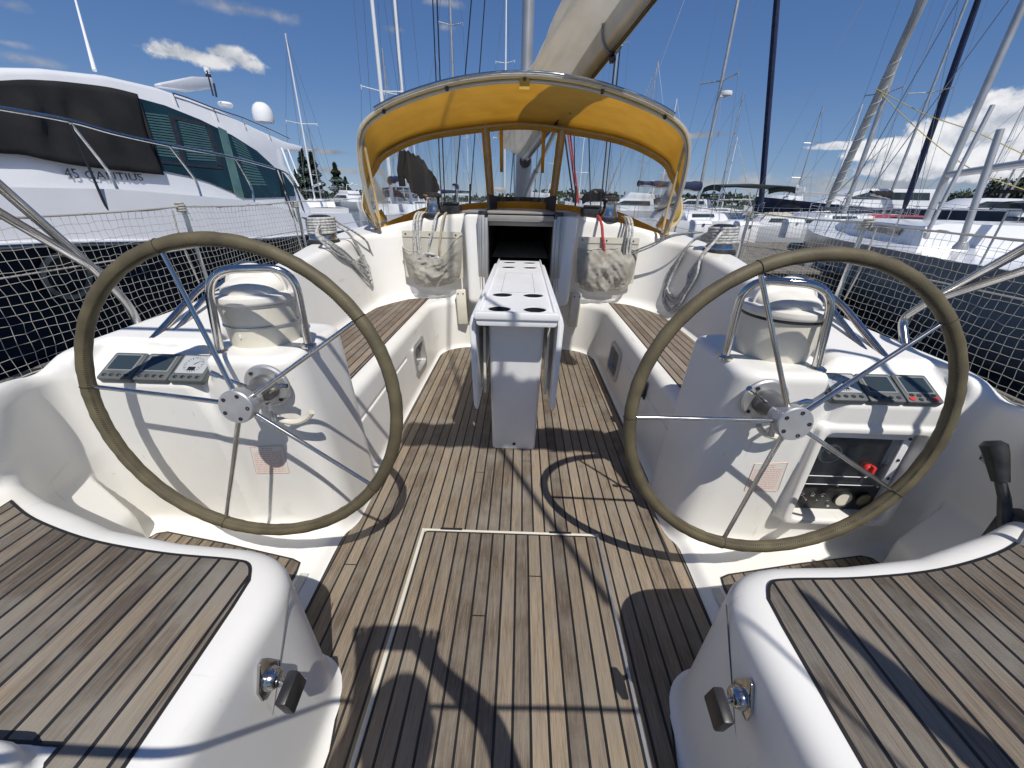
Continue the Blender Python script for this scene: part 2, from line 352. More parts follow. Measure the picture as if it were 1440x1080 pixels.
def mould(x, y, z, side):
    "implicit surface of the white deck and cockpit moulding: negative inside the laminate"
    zc = np.interp(y, _zy, _zc)
    xo = coamx(y)+.5*np.clip(zc-z, 0, .2)
    deck = z-(.585+.045*(y-1))
    coam = smax(z-zc, x-xo, .055)
    cab = smax(smax(z-(1.145-.16*np.clip((x-.5)/.85, 0, 2)**1.5), x-1.24, .06), 3.50-y+.08*(z-1), .06)
    block = smin(smin(deck, coam, .06), cab, .05)
    block = smax(block, x-hullx(y), .04)
    c1 = smax(rr2(x, y, .695+.09*z, 3.43, .30), -z, .05)
    xc = itp(y, [-2, 1.25, 1.5, 2.1, 3.4], [1.0, 1.0, 1.05, 1.185, 1.185])
    c2 = smax(rr2(x, y, xc+.22*(z-.45), 3.47+.10*(z-.45), .36), .449-z, .06)
    xw = itp(z, [0, .12, .42, .8], [1.50, 1.505, 1.50, 1.525])
    y3 = 1.10+.035*np.clip((1.04-x)/.06, 0, 1)
    c3 = smax(smax(x+nar(y, z)-xw, y-y3-.05*np.clip((.7-z)/.65, 0, 1), .10), .035-z, .045)
    cav = smin(smin(c1, c2, .05), c3, .03)
    f = smax(block, -cav, .045)
    # helm pedestal
    xi = .705-.055*np.clip((.78-z)/.75, 0, 1)
    ped = smax(smax(smax(xi-x, x-1.05, .05), smax(1.098+.05*np.clip((.78-z)/.7, 0, 1)-y, y-1.52, .04), .10), z-.787, .035)
    f = smin(f, ped, .035)
    # sloping instrument recess
    rec = smax(smax(x-1.415, .985-x, .03), smax(.688+(y-1.09)*.55-z, y-1.235, .03), .03)
    f = smax(f, -rec, .02)
    # foot chock on the outboard wall
    xn = x+nar(y, z); ch = smax(smax((z-(.165+(xn-1.405)*2.0))*.45, 1.405-xn, .012), y-1.06, .012)
    ch = smax(ch, .70-y, .03); ch = smax(ch, z-.36, .02)
    f = smin(f, ch, .012)
    # helm seat
    yf = itp(x, [.4, .5, .6, .8, 1.0, 1.27, 1.6], [.65, .652, .655, .668, .70, .79, .93])
    hs = smax(.478-.01*np.clip((.5-z)/.5, 0, 1)*8*.2-x, y-yf-.02*np.clip((.5-z)/.5, 0, 1), .16)
    hs = smax(hs, z-.4985, .055)
    f = smin(f, hs, .05)
    if side < 0:
        bk = smax(smax(z-.56, y-.262-.02*np.clip(.5-z, 0, 1), .03), .66-x, .05); f = smin(f, bk, .02)
    # companionway mouldings and opening
    cm = smax(smax(smax(x-.462+.05*(1.15-z), y-3.9, .02), 3.30-y+.12*(z-.8), .05), z-1.16, .03)
    cm = smax(cm, .44-z, .06)
    f = smin(f, cm, .05)
    op = smax(smax(x-.285, .50-z, .02), smax(z-2., 3.0-y, .02), .02)
    f = smax(f, -op, .012)
    # engine panel recess (starboard only) and bench locker ports
    if side > 0:
        e = smax(smax(np.abs(x-1.205)-.168, np.abs(z-.395)-.185, .03), np.maximum(.98-y, y-1.165), .012)
        fr = smax(smax(np.abs(x-1.205)-.196, np.abs(z-.395)-.213, .03), np.abs(y-1.125)-.028, .012)
        f = smax(smin(f, fr, .012), -e, .01)
    pt = smax(np.abs(y-2.62)-.135, np.abs(z-.215)-.10, .04); pt = smax(pt, np.abs(x-.73)-.07, .01)
    f = smax(f, -pt, .008)
    # bench locker lid seam
    seam = np.sqrt((z-.30)**2+np.minimum(0, x-.70)**2*0+(x-.722)**2)-.006
    f = smax(f, -smax(seam, np.abs(y-1.85)-.50, .005), .004)
    return f

def surface_nets(side, lo, hi, h):
    n = [int(round((hi[i]-lo[i])/h))+1 for i in range(3)]
    ax = [lo[i]+h*np.arange(n[i]) for i in range(3)]
    D = np.empty(n, np.float32)
    for i0 in range(0, n[0], 24):
        X, Y, Z = np.meshgrid(ax[0][i0:i0+24], ax[1], ax[2], indexing='ij')
        D[i0:i0+24] = mould(X, Y, Z, side)
    sgn = D < 0
    c = np.zeros([k-1 for k in n], np.int8)
    for a in (0, 1):
        for b in (0, 1):
            for d in (0, 1): c += sgn[a:n[0]-1+a, b:n[1]-1+b, d:n[2]-1+d]
    act = (c > 0) & (c < 8); idx = np.full(act.shape, -1, np.int64)
    ii = np.argwhere(act); idx[act] = np.arange(len(ii))
    acc = np.zeros((len(ii), 3)); cnt = np.zeros(len(ii))
    cor = [(a, b, d) for a in (0, 1) for b in (0, 1) for d in (0, 1)]
    for p in cor:
        for k in range(3):
            if p[k]: continue
            q = list(p); q[k] = 1
            v0 = D[ii[:, 0]+p[0], ii[:, 1]+p[1], ii[:, 2]+p[2]]; v1 = D[ii[:, 0]+q[0], ii[:, 1]+q[1], ii[:, 2]+q[2]]
            m = (v0 < 0) != (v1 < 0); t = np.where(m, v0/np.where(m, v0-v1, 1), 0)
            pt = np.tile(np.array(p, float), (len(ii), 1)); pt[:, k] = t
            acc[m] += pt[m]; cnt[m] += 1
    V = np.array(lo)+h*(ii+acc/cnt[:, None])
    faces = []
    for k in range(3):
        u, w = (k+1) % 3, (k+2) % 3
        s0 = [slice(1, n[i]-1) for i in range(3)]; s0[k] = slice(0, n[k]-1); s1 = list(s0); s1[k] = slice(1, n[k])
        a = sgn[tuple(s0)]; b = sgn[tuple(s1)]
        for fl, msk in ((0, a & ~b), (1, ~a & b)):
            e = np.argwhere(msk); e[:, u] += 1; e[:, w] += 1
            def g(du, dw):
                q = e.copy(); q[:, u] -= du; q[:, w] -= dw; return idx[q[:, 0], q[:, 1], q[:, 2]]
            Q = np.stack([g(1, 1), g(0, 1), g(0, 0), g(1, 0)], 1)
            faces.append(Q if fl == 0 else Q[:, ::-1])
    Fc = np.concatenate(faces)
    # settle the vertices exactly on the surface, take normals from the field
    def grad(P):
        e = 1e-3; out = np.empty_like(P)
        for k in range(3):
            d = np.zeros(3); d[k] = e
            out[:, k] = (mould(*(P+d).T, side)-mould(*(P-d).T, side))/(2*e)
        return out
    for _ in range(2):
        g = grad(V); g2 = np.maximum((g**2).sum(1), .05); st = -(mould(*V.T, side)/g2)[:, None]*g
        ln = np.linalg.norm(st, axis=1, keepdims=True); V = V+st*np.minimum(1, .35*h/np.maximum(ln, 1e-9))
    N = grad(V); N /= np.maximum(np.linalg.norm(N, axis=1, keepdims=True), 1e-6)
    return V, Fc, N
GH = .0125
def mesh_np(name, V, F, N, m, parent):
    used = np.unique(F); re = np.full(len(V), -1); re[used] = np.arange(len(used)); V = V[used]; N = N[used]; F = re[F]
    me = bpy.data.meshes.new(name); me.vertices.add(len(V)); me.vertices.foreach_set('co', V.astype(np.float32).ravel())
    me.loops.add(F.size); me.loops.foreach_set('vertex_index', F.ravel().astype(np.int32))
    me.polygons.add(len(F)); me.polygons.foreach_set('loop_start', np.arange(0, F.size, 4, dtype=np.int32))
    me.update(calc_edges=True); me.polygons.foreach_set('use_smooth', np.ones(len(F), bool)); me.validate()
    me.normals_split_custom_set_from_vertices([tuple(v) for v in N.tolist()])
    return link(name, me, m, parent)
vs, fs, ns, off = [], [], [], 0
for side in (-1, 1):
    V, Fc, N = surface_nets(side, (-GH*1.5, -.75, -.06), (1.95, 4.0, 1.24), GH)
    keep = (V[:, 0][Fc] > -GH).all(1)
    if side < 0:
        V = V*np.array([-1, 1, 1]); N = N*np.array([-1, 1, 1]); Fc = Fc[:, ::-1]
    keep &= (V[:, 1][Fc] < 3.97).all(1) & (V[:, 1][Fc] > -.73).all(1)
    vs.append(V); ns.append(N); fs.append(Fc[keep]+off); off += len(V)
V = np.concatenate(vs); N = np.concatenate(ns); Fc = np.concatenate(fs)
C = V[Fc].mean(1); ax_, cy, cz = np.abs(C[:, 0]), C[:, 1], C[:, 2]; left = C[:, 0] < 0
cls = np.zeros(len(Fc), int)
bench = (ax_ > .71) & (ax_ < 1.21) & (cz > .03) & (cz < .462) & (cy > 1.14) & (cy < 3.44)
seat = (cy < .98) & (ax_ > .40) & (ax_ < 1.49) & (cz > .05) & (cz < .60) & (cy < np.interp(ax_, [.4, .5, .6, .8, 1.0, 1.27, 1.6], [.65, .652, .655, .668, .70, .79, .93])+.04)
ped = (cy > 1.05) & (cy < 1.56) & (ax_ > .62) & (ax_ < 1.03) & (cz > .06) & ~((ax_ < .72) & (cy > 1.5)) & ~((cz < .46) & (cy > 1.35))
for k, msk in ((1, bench), (3, seat), (5, ped)):
    cls[msk & left] = k; cls[msk & ~left] = k+1
names = ['cockpit_moulding', 'cockpit_bench', 'cockpit_bench', 'helm_seat', 'helm_seat', 'helm_pedestal', 'helm_pedestal']
PART = [mesh_np(nm, V, Fc[cls == k], N, GEL, BOAT) for k, nm in enumerate(names)]
for k, s in ((1, 'port'), (2, 'starboard')): pass
print('moulding faces', len(Fc))

# hull side and foredeck beyond the moulding
mb = MB(); rows = []
for Y in np.linspace(-.74, 3.98, 12):
    hw = float(hullx(Y))-.02
    zd = .565+.045*(Y-1); rows.append([(-hw+.002, Y, zd), (-hw-.015, Y, .40), (-hw+.03, Y, 0), (-hw+.25, Y, -.45), (-1.0, Y, -.8), (0, Y, -.9), (1.0, Y, -.8), (hw-.25, Y, -.45), (hw-.03, Y, 0), (hw+.015, Y, .40), (hw-.002, Y, zd)])
for Y, hw in ((5, 1.84), (6, 1.72), (7, 1.48), (8, 1.1), (9, .6), (9.8, .04)):
    zs = .70+.03*(Y-4); k = hw/1.86
    rows.append([(-hw, Y, zs), (-hw, Y, .40), (-hw*.97, Y, 0), (-hw*.85, Y, -.45), (-k*1.0, Y, -.8), (0, Y, -.9), (1.0*k, Y, -.8), (hw*.85, Y, -.45), (hw*.97, Y, 0), (hw, Y, .40), (hw, Y, zs)])
mb.grid(rows); build('hull', mb, HULLW, BOAT, ang=60)
mb = MB(); rows = []
for Y, hw in ((3.96, 1.86), (5, 1.84), (6, 1.72), (7, 1.48), (8, 1.1), (9, .6), (9.8, .04)):
    zs = .683+.03*(Y-4)+.03; rows.append([(-hw, Y, zs), (-hw*.5, Y, zs+.03), (0, Y, zs+.04), (hw*.5, Y, zs+.03), (hw, Y, zs)])
mb.grid(rows); build('foredeck', mb, GEL, BOAT)
mb = MB(); rows = []
for Y, hw, z in ((3.94, 1.22, 1.135), (4.8, 1.18, 1.16), (5.8, 1.05, 1.15), (6.8, .85, 1.08), (7.3, .7, .86)):
    rows.append([(-hw-.06, Y, .7), (-hw, Y, z-.19), (-hw+.07, Y, z-.115), (-hw*.68, Y, z-.03), (-hw*.35, Y, z+.01), (0, Y, z+.02), (hw*.35, Y, z+.01), (hw*.68, Y, z-.03), (hw-.07, Y, z-.115), (hw, Y, z-.19), (hw+.06, Y, .7)])
mb.grid(rows); build('coachroof', mb, GEL, BOAT)

# ---- teak
# sole outline: straight sides, rounded forward corners, notched aft round the seats
sole = [(-.672, .80)]+[(-.683, 1.2), (-.678, 2.9)]
sole += [(-.678+.27*(1-math.cos(a)), 3.13+.27*math.sin(a)) for a in np.linspace(.1, PI/2, 8)]
sole += [(-x, y) for x, y in sole[::-1]]
tail = [(.672, .80), (.60, .70), (.452, .56), (.43, .46), (.43, -.7)]
sole = sole[:-1]+tail+[(-x, y) for x, y in tail[::-1]][:-1]
TS = teak_panel('teak_sole', sole[::-1], .0085, TEAK, BOAT)
# hatch in the sole
hat = rrect(-.352, .352, -.65, 1.165, .015, 3)
HT = teak_panel('sole_hatch', hat, .0165, TEAKH, BOAT)
mb = MB(); mb.box((-.366, -.6, .003), (-.3535, 1.17, .0185)); mb.box((-.366, 1.1665, .003), (.362, 1.1765, .0185)); build('hatch_rim', mb, CREAM, HT, bevel=.002)
mb = MB(); mb.box((.3535, -.6, .003), (.3625, 1.165, .0180)); build('hatch_edge_strip', mb, ALU, HT, bevel=.001)
for x in (-.245, .205):
    mb = MB(); mb.box((x-.045, 1.171, .012), (x+.045, 1.182, .0205)); build('hinge', mb, DARKM, HT, bevel=.001)
for s in (-1, 1):
    ben = [(s*x, y) for x, y in [(.80, 1.30), (1.0, 1.30), (1.06, 1.55), (1.165, 2.1), (1.165, 2.85), (1.14, 3.05), (1.06, 3.22), (.97, 3.36), (.90, 3.40), (.802, 3.42)]]
    if s > 0: ben = ben
    P = teak_panel('teak_slats', ben, .4525, TEAKB, PART[1 if s < 0 else 2])
    st = smooth_path([(s*x, y, 0) for x, y in [(.535, .10), (.543, .35), (.550, .545)]], 3)[:-1]
    fr = smooth_path([(s*x, y, 0) for x, y in [(.553, .555), (.58, .595), (.63, .607), (.80, .618), (1.0, .648), (1.20, .705), (1.335, .765)]], 6)
    sp_ = [(p.x, p.y) for p in st+fr]+[(s*1.325, .66), (s*1.22, .40), (s*1.10, .1), (s*1.0, -.6), (s*.53, -.6)]
    if s < 0: sp_ = [q for q in sp_[:-4]]+[(-1.17, .27), (-.66, .27), (-.66, -.6), (-.53, -.6)]
    teak_panel('teak_slats', sp_, .5012, TEAKS, PART[3 if s < 0 else 4])
    pad = [(s*x, y) for x, y in [(.765, .62), (.755, .93), (.765, .975), (.80, .99), (1.10, 1.05), (1.36, 1.095), (1.395, 1.085), (1.41, 1.05), (1.385, .95), (1.26, .62)]]
    tag(teak_panel('teak_footrest', pad, .0395, TEAK, BOAT))
NSK = mixed('nonskid patch', (.60, .59, .55), (.50, .49, .45), 160, .8, bump=.0015, bscale=260)
for s in (-1, 1):
    mb = MB(); mb.prism([(s*x, y, .0385) for x, y in ((.712, .62), (.742, .62), (.742, .93), (.712, .93))], (0, 0, .0012)); build('nonskid_strip', mb, NSK, BOAT)
for s in (-1, 1):
    mb = MB(); rows = []
    for y in np.linspace(-.6, 3.9, 30): z = .585+.045*(y-1)+.006; x1 = float(hullx(y))-.06; rows.append([(s*(float(coamx(y))+.16), y, z), (s*x1, y, z)])
    mb.grid(rows); build('side_deck_teak', mb, teak_mat('weathered side deck', c_a=(.12, .11, .10), c_b=(.24, .22, .195), grey=(.25, .24, .22), gfac=.6), BOAT, solid=.006)
# step strip of grey nonskid between sole and footrest is the moulding itself

# ---- companionway
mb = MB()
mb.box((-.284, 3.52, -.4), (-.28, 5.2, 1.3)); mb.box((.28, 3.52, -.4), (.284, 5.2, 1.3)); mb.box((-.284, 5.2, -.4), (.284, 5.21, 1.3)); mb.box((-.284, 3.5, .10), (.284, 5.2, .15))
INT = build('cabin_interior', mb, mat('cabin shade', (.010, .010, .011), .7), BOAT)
for s in (-1, 1):
    def bx_(a, b_, y0, y1, z0, z1): mb.box((min(s*a, s*b_), y0, z0), (max(s*a, s*b_), y1, z1))
    mb = MB(); bx_(.286, .340, 3.285, 3.305, .50, 1.148); bx_(.262, .2845, 3.29, 3.42, .50, 1.13); bx_(.300, .308, 3.268, 3.2865, .50, 1.140); bx_(.322, .327, 3.272, 3.2865, .50, 1.140)
    build('companionway_frame', mb, ALUW, BOAT, bevel=.002)
mb = MB(); mb.box((-.47, 3.34, 1.157), (.47, 4.4, 1.175)); mb.box((-.262, 3.30, 1.112), (.262, 3.335, 1.15)); mb.box((-.262, 3.36, 1.07), (.262, 3.385, 1.112))
SL = build('sliding_hatch', mb, mixed('grey hatch', (.30, .29, .27), (.24, .23, .22), 5, .4), BOAT, bevel=.006)
for s in (-1, 1):
    mb = MB(); mb.box((s*.30-.035, 3.29, 1.15), (s*.30+.035, 3.345, 1.18)); build('hatch_stop', mb, BLACK, SL, bevel=.006)
# washboard brackets on the lower bulkhead
for s in (-1, 1):
    mb = MB(); M = Matrix.Translation((s*.50, 3.40, .40)) @ Matrix.Rotation(s*.05, 4, 'Y')
    mb.box((-.042, -.05, -.16), (.042, .03, .14), M)
    B_ = build('bulkhead_bracket', mb, CREAM, BOAT, bevel=.008)
    mb = MB()
    for q in (-.022, .022): mb.lathe([(0, 0), (.006, 0), (.006, .004), (0, .004)], M @ Vector((q, -.050, .115)), (0, -1, 0), 8)
    build('screw', mb, DARKM, B_)
    # locker ports in the bench faces
    mb = MB()
    o = rrect(2.465, 2.775, .10, .33, .05); i_ = rrect(2.50, 2.74, .13, .30, .035); n_ = len(o)
    X = lambda z: s*(.697+.085*z)
    vs = [(X(z)-s*.012, y, z) for y, z in o]+[(X(z)-s*.014, y, z) for y, z in i_]+[(X(z)+s*.01, y, z) for y, z in o]+[(X(z)+s*.05, y, z) for y, z in i_]
    for a, b in ((0, 1), (2, 0), (1, 3)): mb.add(vs, [(a*n_+k, a*n_+(k+1) % n_, b*n_+(k+1) % n_, b*n_+k) for k in range(n_)])
    FR = build('port_frame', mb, ALUW, PART[1 if s < 0 else 2], ang=40)
    mb = MB(); mb.prism([(X(z)+s*.022, y, z) for y, z in rrect(2.49, 2.75, .12, .31, .035)], (s*.004, 0, 0)); build('port_pane', mb, mat('smoked pane', (.16, .15, .15), .06), FR)
    # locker lid handle
    mb = MB(); mb.tube([(s*.712, 1.93, .285), (s*.698, 1.93, .29), (s*.698, 1.93, .345), (s*.716, 1.93, .355)], .007, 8); mb.box((s*.716-.006, 1.91, .27), (s*.716+.006, 1.95, .37))
    build('locker_latch', mb, DARKM, PART[1 if s < 0 else 2], bevel=.002)

# ---- seat latches
for s, px in ((-1, 0), (1, 0)):
    par = PART[3 if s < 0 else 4]
    c = Vector((s*.474, .43, .385)); M = Matrix.Translation(c)
    mb = MB(); mb.prism([(c.x, c.y+a, c.z+b) for a, b in [(-.028, -.03), (.028, -.03), (.030, 0), (.006, .05), (-.006, .05), (-.030, 0)]], (-s*.006, 0, 0))
    mb.lathe([(.022, 0), (.022, .006), (.018, .018), (.014, .022), (0, .022)], c+Vector((-s*.005, 0, -.005)), (-s, 0, 0), 20)
    mb.tube([c+Vector((-s*.02, -.0, -.005)), c+Vector((-s*.05, -.012, -.005))], .006, 8)
    LT = build('seat_latch', mb, STEEL, par, bevel=.001)
    mb = MB(); mb.box((-.010, -.030, -.030), (.012, .026, .030), Matrix.Translation(c+Vector((-s*.060, -.018, -.008))) @ Matrix.Rotation(.2, 4, 'X'))
    build('knob', mb, BLACK, LT, bevel=.005)
    # lid seam down the inboard side of the seat
    mb = MB(); mb.tube([(s*.4775, .56, .47), (s*.4735, .50, .40), (s*.4725, .42, .30), (s*.473, .30, .18)], .0016, 5); build('lid_seam', mb, mat('dark lid seam', (.12, .12, .11), .8), par)  # thin dark tube drawn for the seam line
# ------------------------------------------------------------------ steering wheels
TILT = math.radians(6.5)
def sidep(s): return PART[5 if s < 0 else 6]
for s in (-1, 1):
    c = Vector((s*.79, .975, .70)); ux = Vector((1, 0, 0)); uy = Vector((0, math.sin(TILT), math.cos(TILT))); nn = Vector((0, -math.cos(TILT), math.sin(TILT)))
    R = .450
    mb = MB(); rows = []
    N_, K_ = 160, 14
    for i in range(N_):
        a = 2*PI*i/N_; d = ux*math.cos(a)+uy*math.sin(a)
        rr = .0185+.0006*math.sin(a*37)+.0004*math.sin(a*83+1)
        rows.append([c+d*R+(d*math.cos(2*PI*k/K_)+nn*math.sin(2*PI*k/K_))*rr for k in range(K_)])
    mb.grid(rows+[rows[0]], closed=True)
    WH = build('steering_wheel', mb, LEATH, BOAT)
    angs = [math.radians(a+(-3 if s < 0 else 3)) for a in (110, 38, -34, -106, 178)]
    mb = MB()
    for a in angs:     # seams where the leather is joined
        d = ux*math.cos(a)+uy*math.sin(a); t = -ux*math.sin(a)+uy*math.cos(a)
        mb.tube([c+d*R+(d*math.cos(q)+nn*math.sin(q))*.0190+t*.0 for q in np.linspace(0, 2*PI, 15)[:-1]], .0012, 5, closed=True)
    for i in range(420):
        a = 2*PI*i/420; d = ux*math.cos(a)+uy*math.sin(a); t = -ux*math.sin(a)+uy*math.cos(a); q = 2.45
        p = c+d*R+(d*math.cos(q)+nn*math.sin(q))*.0187; w_ = (d*-math.sin(q)+nn*math.cos(q))
        mb.tube([p-w_*.0036-t*.0015, p+w_*.0036+t*.0015], .0009, 3)
    tag(build('stitching', mb, THREAD, WH), kind='stuff')
    hc = c+nn*.012
    for a in angs:
        d = ux*math.cos(a)+uy*math.sin(a)
        mb = MB(); mb.tube([hc+d*.025, c+nn*.006+d*.2, c+d*(R-.010)], [.0072, .0066, .0062], 12); build('spoke', mb, STEEL, WH)
    mb = MB(); mb.lathe([(0, -.012), (.048, -.012), (.050, -.009), (.050, .020), (.047, .024), (0, .024)], hc, nn, 40)
    mb.lathe([(.035, -.05), (.035, -.012)], hc, nn, 24)
    build('hub', mb, ALU, WH, ang=30)
    mb = MB()
    for a in [x+.6 for x in angs]:
        p = hc+(ux*math.cos(a)+uy*math.sin(a))*.036+nn*.024
        mb.lathe([(0, 0), (.0058, 0), (.0058, .0015), (.0032, .0015), (.0032, -.0005), (0, -.0005)], p, nn, 12)
    tag(build('hub_bolts', mb, DARKM, WH), kind='stuff')
    # flange, brake knob and lever on the pedestal face
    fc = Vector((s*.79, 1.098, .700))
    mb = MB(); mb.lathe([(0, 0), (.072, 0), (.072, .008), (.066, .012), (0, .012)], fc, (0, -1, 0), 40); FL = build('shaft_flange', mb, ALU, sidep(s), ang=30)
    mb = MB(); mb.lathe([(.042, 0), (.042, .022), (.032, .036), (.029, .10)], fc+Vector((0, -.01, 0)), (0, -1, .05), 28); build('shaft_housing', mb, mixed('grey cast housing', (.20, .20, .20), (.13, .13, .13), 20, .4, .5), FL)
    mb = MB()
    for a in range(4):
        q = a*PI/2+.7; mb.lathe([(0, 0), (.006, 0), (.006, .004), (0, .004)], fc+Vector((math.cos(q)*.058, -.012, math.sin(q)*.058)), (0, -1, 0), 8)
    tag(build('flange_bolts', mb, DARKM, FL), kind='stuff')
    mb = MB(); a0 = fc+Vector((-.03, -.055, .02)); mb.tube([a0, a0+Vector((-.065, -.02, .045))], .0055, 8); mb.tube([a0+Vector((-.06, -.019, .0415)), a0+Vector((-.078, -.023, .054))], .0085, 10)
    build('brake_knob', mb, STEEL, FL)
    mb = MB(); mb.tube([fc+Vector((.03, -.05, 0)), fc+Vector((.085, -.06, .03)), fc+Vector((.10, -.06, .028))], .0075, 8); build('brake_lever', mb, STEEL, FL)
    mb = MB(); mb.tube([fc+Vector((.02, -.05, -.04)), fc+Vector((.022, -.055, -.10))], .0095, 10); build('brake_spring', mb, ALU, FL)
    mb = MB(); mb.tube(arc(fc+Vector((.065, -.028, -.035)), (1, 0, 0), (0, 0, 1), .085, -2.6, -.55, 14), .010, 8); build('angle_scale', mb, CREAM, sidep(s))

# ------------------------------------------------------------------ compass binnacles, guard hoops, instruments
for s in (-1, 1):
    P = sidep(s); c = Vector((s*.892 if s < 0 else .900, 1.30, .782))
    tp = 1.0 if s < 0 else 1.04
    mb = MB(); mb.lathe([(.104, 0), (.110, .004), (.112*tp, .05), (.118, .12), (.1205, .150)], c, (0, 0, 1), 48, caps=False); CO = build('compass_binnacle', mb, CREAM, P)
    mb = MB(); mb.lathe([(.119, .146), (.127, .150), (.129, .160), (.127, .172), (.096, .180)], c, (0, 0, 1), 48, caps=False)
    # hooded dome: a steep back shell and a lower visor in front
    rows = []
    for i in range(15):
        f = (PI/2)*i/14; row = []
        for k in range(48):
            a = 2*PI*k/48; r = .100*math.cos(f); h = .176+.084*math.sin(f)**.9
            x = r*math.cos(a)*1.0; y = r*math.sin(a)
            t = max(0., min(1., (-y/.100+.10)/.12)); h2 = .176+.052*math.sin(f) if f < 1.5 else .228
            k2 = 1-.42*t; row.append(c+Vector((x, y+.0, .176+(h-.176)*(k2))))
        rows.append(row)
    mb.grid(rows, closed=True); mb.add([rows[-1][0]], []); build('compass_hood', mb, CREAM2, CO, ang=60)
    mb = MB(); bp = []
    for k in range(25):
        a = PI*k/24; bp.append(c+Vector((.100*math.cos(a), .010, .178+.081*math.sin(a)**.9)))
    mb.tube(bp, .0055, 6); build('hood_rim', mb, CREAM2, CO)
    if s > 0:
        mb = MB(); mb.lathe([(.121, .138), (.1245, .139), (.1245, .147), (.121, .148)], c, n=48, caps=False); build('gasket_band', mb, BLACK, CO)
    else:
        for h_, r_ in ((.142, .1208), (.070, .1150)):
            mb = MB(); mb.lathe([(r_, h_), (r_+.003, h_+.001), (r_+.003, h_+.006), (r_, h_+.007)], c, n=48, caps=False); build('clamp_band', mb, ALU, CO)
        mb = MB(); mb.box((c.x-.125, c.y-.03, c.z+.066), (c.x-.115, c.y, c.z+.082)); build('band_buckle', mb, STEEL, CO)
    mb = MB(); mb.box((c.x-s*.0-.016, c.y-.1155, c.z+.040), (c.x-s*.0-.010, c.y-.107, c.z+.054)); build('release_tab', mb, LABEL, CO, bevel=.002)
    # guard hoop
    b0 = Vector((s*.965, 1.155, .765)); b1 = Vector((s*.712, 1.235, .785)); t0 = Vector((s*.935, 1.165, 1.045)); t1 = Vector((s*.700, 1.225, 1.050))
    mb = MB(); mb.tube(round_path([b0, t0, t1, b1], .085, 10), .0125, 14); G = build('guard_hoop', mb, STEEL, P)
    for b in (b0, b1):
        mb = MB(); mb.lathe([(0, -.004), (.026, -.004), (.026, .003), (.018, .008), (0, .008)], (b.x, b.y, .788 if b is b1 else .787), (0, 0, 1), 24); build('hoop_foot', mb, STEEL, G, ang=30)
    # three displays
    for j in range(3):
        x0 = s*(1.058+j*.1165); M = Matrix.Translation((x0, 1.147, .722)) @ Matrix.Rotation(math.atan(.55), 4, 'X')
        mb = MB(); mb.prism([M @ Vector((a, b, -.008)) for a, b in rrect(-.056, .056, -.055, .055, .008, 4)], M.to_3x3() @ Vector((0, 0, .024)))
        I = build('instrument_display', mb, GREYP, P, bevel=.004, seg=2)
        dial = j == 0
        mb = MB()
        if dial:
            mb.prism([M @ Vector((a, b, .0163)) for a, b in rrect(-.047, .047, -.025, .047, .004, 3)], M.to_3x3() @ Vector((0, 0, .0008))); sc = build('dial', mb, LCDW, I)
            mb = MB()
            for k in range(24):
                q = 2*PI*k/24; d = Vector((math.cos(q), math.sin(q), 0)); o = Vector((0, .011, .0174)); r0 = .027 if k % 2 else .023
                mb.tube([M @ (o+d*r0), M @ (o+d*.032)], .0009, 4)
            mb.prism([M @ Vector((a, b-.0, .0173)) for a, b in rrect(-.012, .012, -.014, .001, .002, 2)], M.to_3x3() @ Vector((0, 0, .0006)))
            mb.prism([M @ (Vector((0, .011, .0176))+Vector(v)) for v in ((-.002, 0, 0), (.002, 0, 0), (.019, .016, 0))], M.to_3x3() @ Vector((0, 0, .0008)))
            build('needle', mb, BLACK, I)
        else:
            mb.prism([M @ Vector((a, b, .0163)) for a, b in rrect(-.046, .046, -.022, .046, .003, 3)], M.to_3x3() @ Vector((0, 0, .0008))); build('display_surround', mb, mixed('pale bezel', (.24, .255, .25), (.20, .215, .21), 30, .4), I)
            mb = MB(); mb.prism([M @ Vector((a, b, .0172)) for a, b in rrect(-.040, .040, -.017, .041, .002, 2)], M.to_3x3() @ Vector((0, 0, .0008))); build('screen', mb, LCD, I)
        pilot = s > 0 and j == 2
        bt = [(-.036, -.040), (-.012, -.040), (.012, -.040), (.036, -.040)] if not pilot else [(-.034, -.028), (-.012, -.030), (.012, -.030), (.034, -.028), (-.014, -.045), (.010, -.045)]
        for a, b in bt:
            mb = MB(); mb.lathe([(0, 0), (.0072, 0), (.0072, .0018), (.0055, .003), (0, .003)], M @ Vector((a, b, .0158)), M.to_3x3() @ Vector((0, 0, 1)), 14, sx=1.0, sy=.8); build('button', mb, BLACK, I)
        if pilot:
            for a in (-.040, .034):
                mb = MB(); mb.lathe([(0, 0), (.0095, 0), (.009, .003), (0, .0035)], M @ Vector((a, -.043, .0158)), M.to_3x3() @ Vector((0, 0, 1)), 16, sy=.75); tag(build('button', mb, RED, I), 'red button')
    # warning label
    if s < 0: q = [at(u, v, Y=1.128) for u, v in ((353, 627), (399, 625), (407, 665), (360, 666))]
    else: q = [at(u, v, Y=1.128) for u, v in ((1060, 651), (1106, 649), (1094, 691), (1047, 690))]
    q = [Vector((p.x, 1.098+.05*min(1, max(0, (.78-p.z)/.7))-.0012, p.z)) for p in q]
    mb = MB(); mb.prism(q, (0, .0008, 0)); LB = build('warning_label', mb, LABEL, P)
    mb = MB(); e1 = q[1]-q[0]; e2 = q[3]-q[0]
    for r in range(13):
        v_ = .07+r*.072; xx = .06 if r > 1 else .34; end = .94 if r > 1 else .66
        while xx < end:
            L_ = rng.uniform(.04, .13); a = q[0]+e1*xx+e2*v_; b = q[0]+e1*min(end, xx+L_)+e2*v_
            mb.prism([a, b, b+e2*.020, a+e2*.020], (0, -.0006, 0)); xx += L_+.03
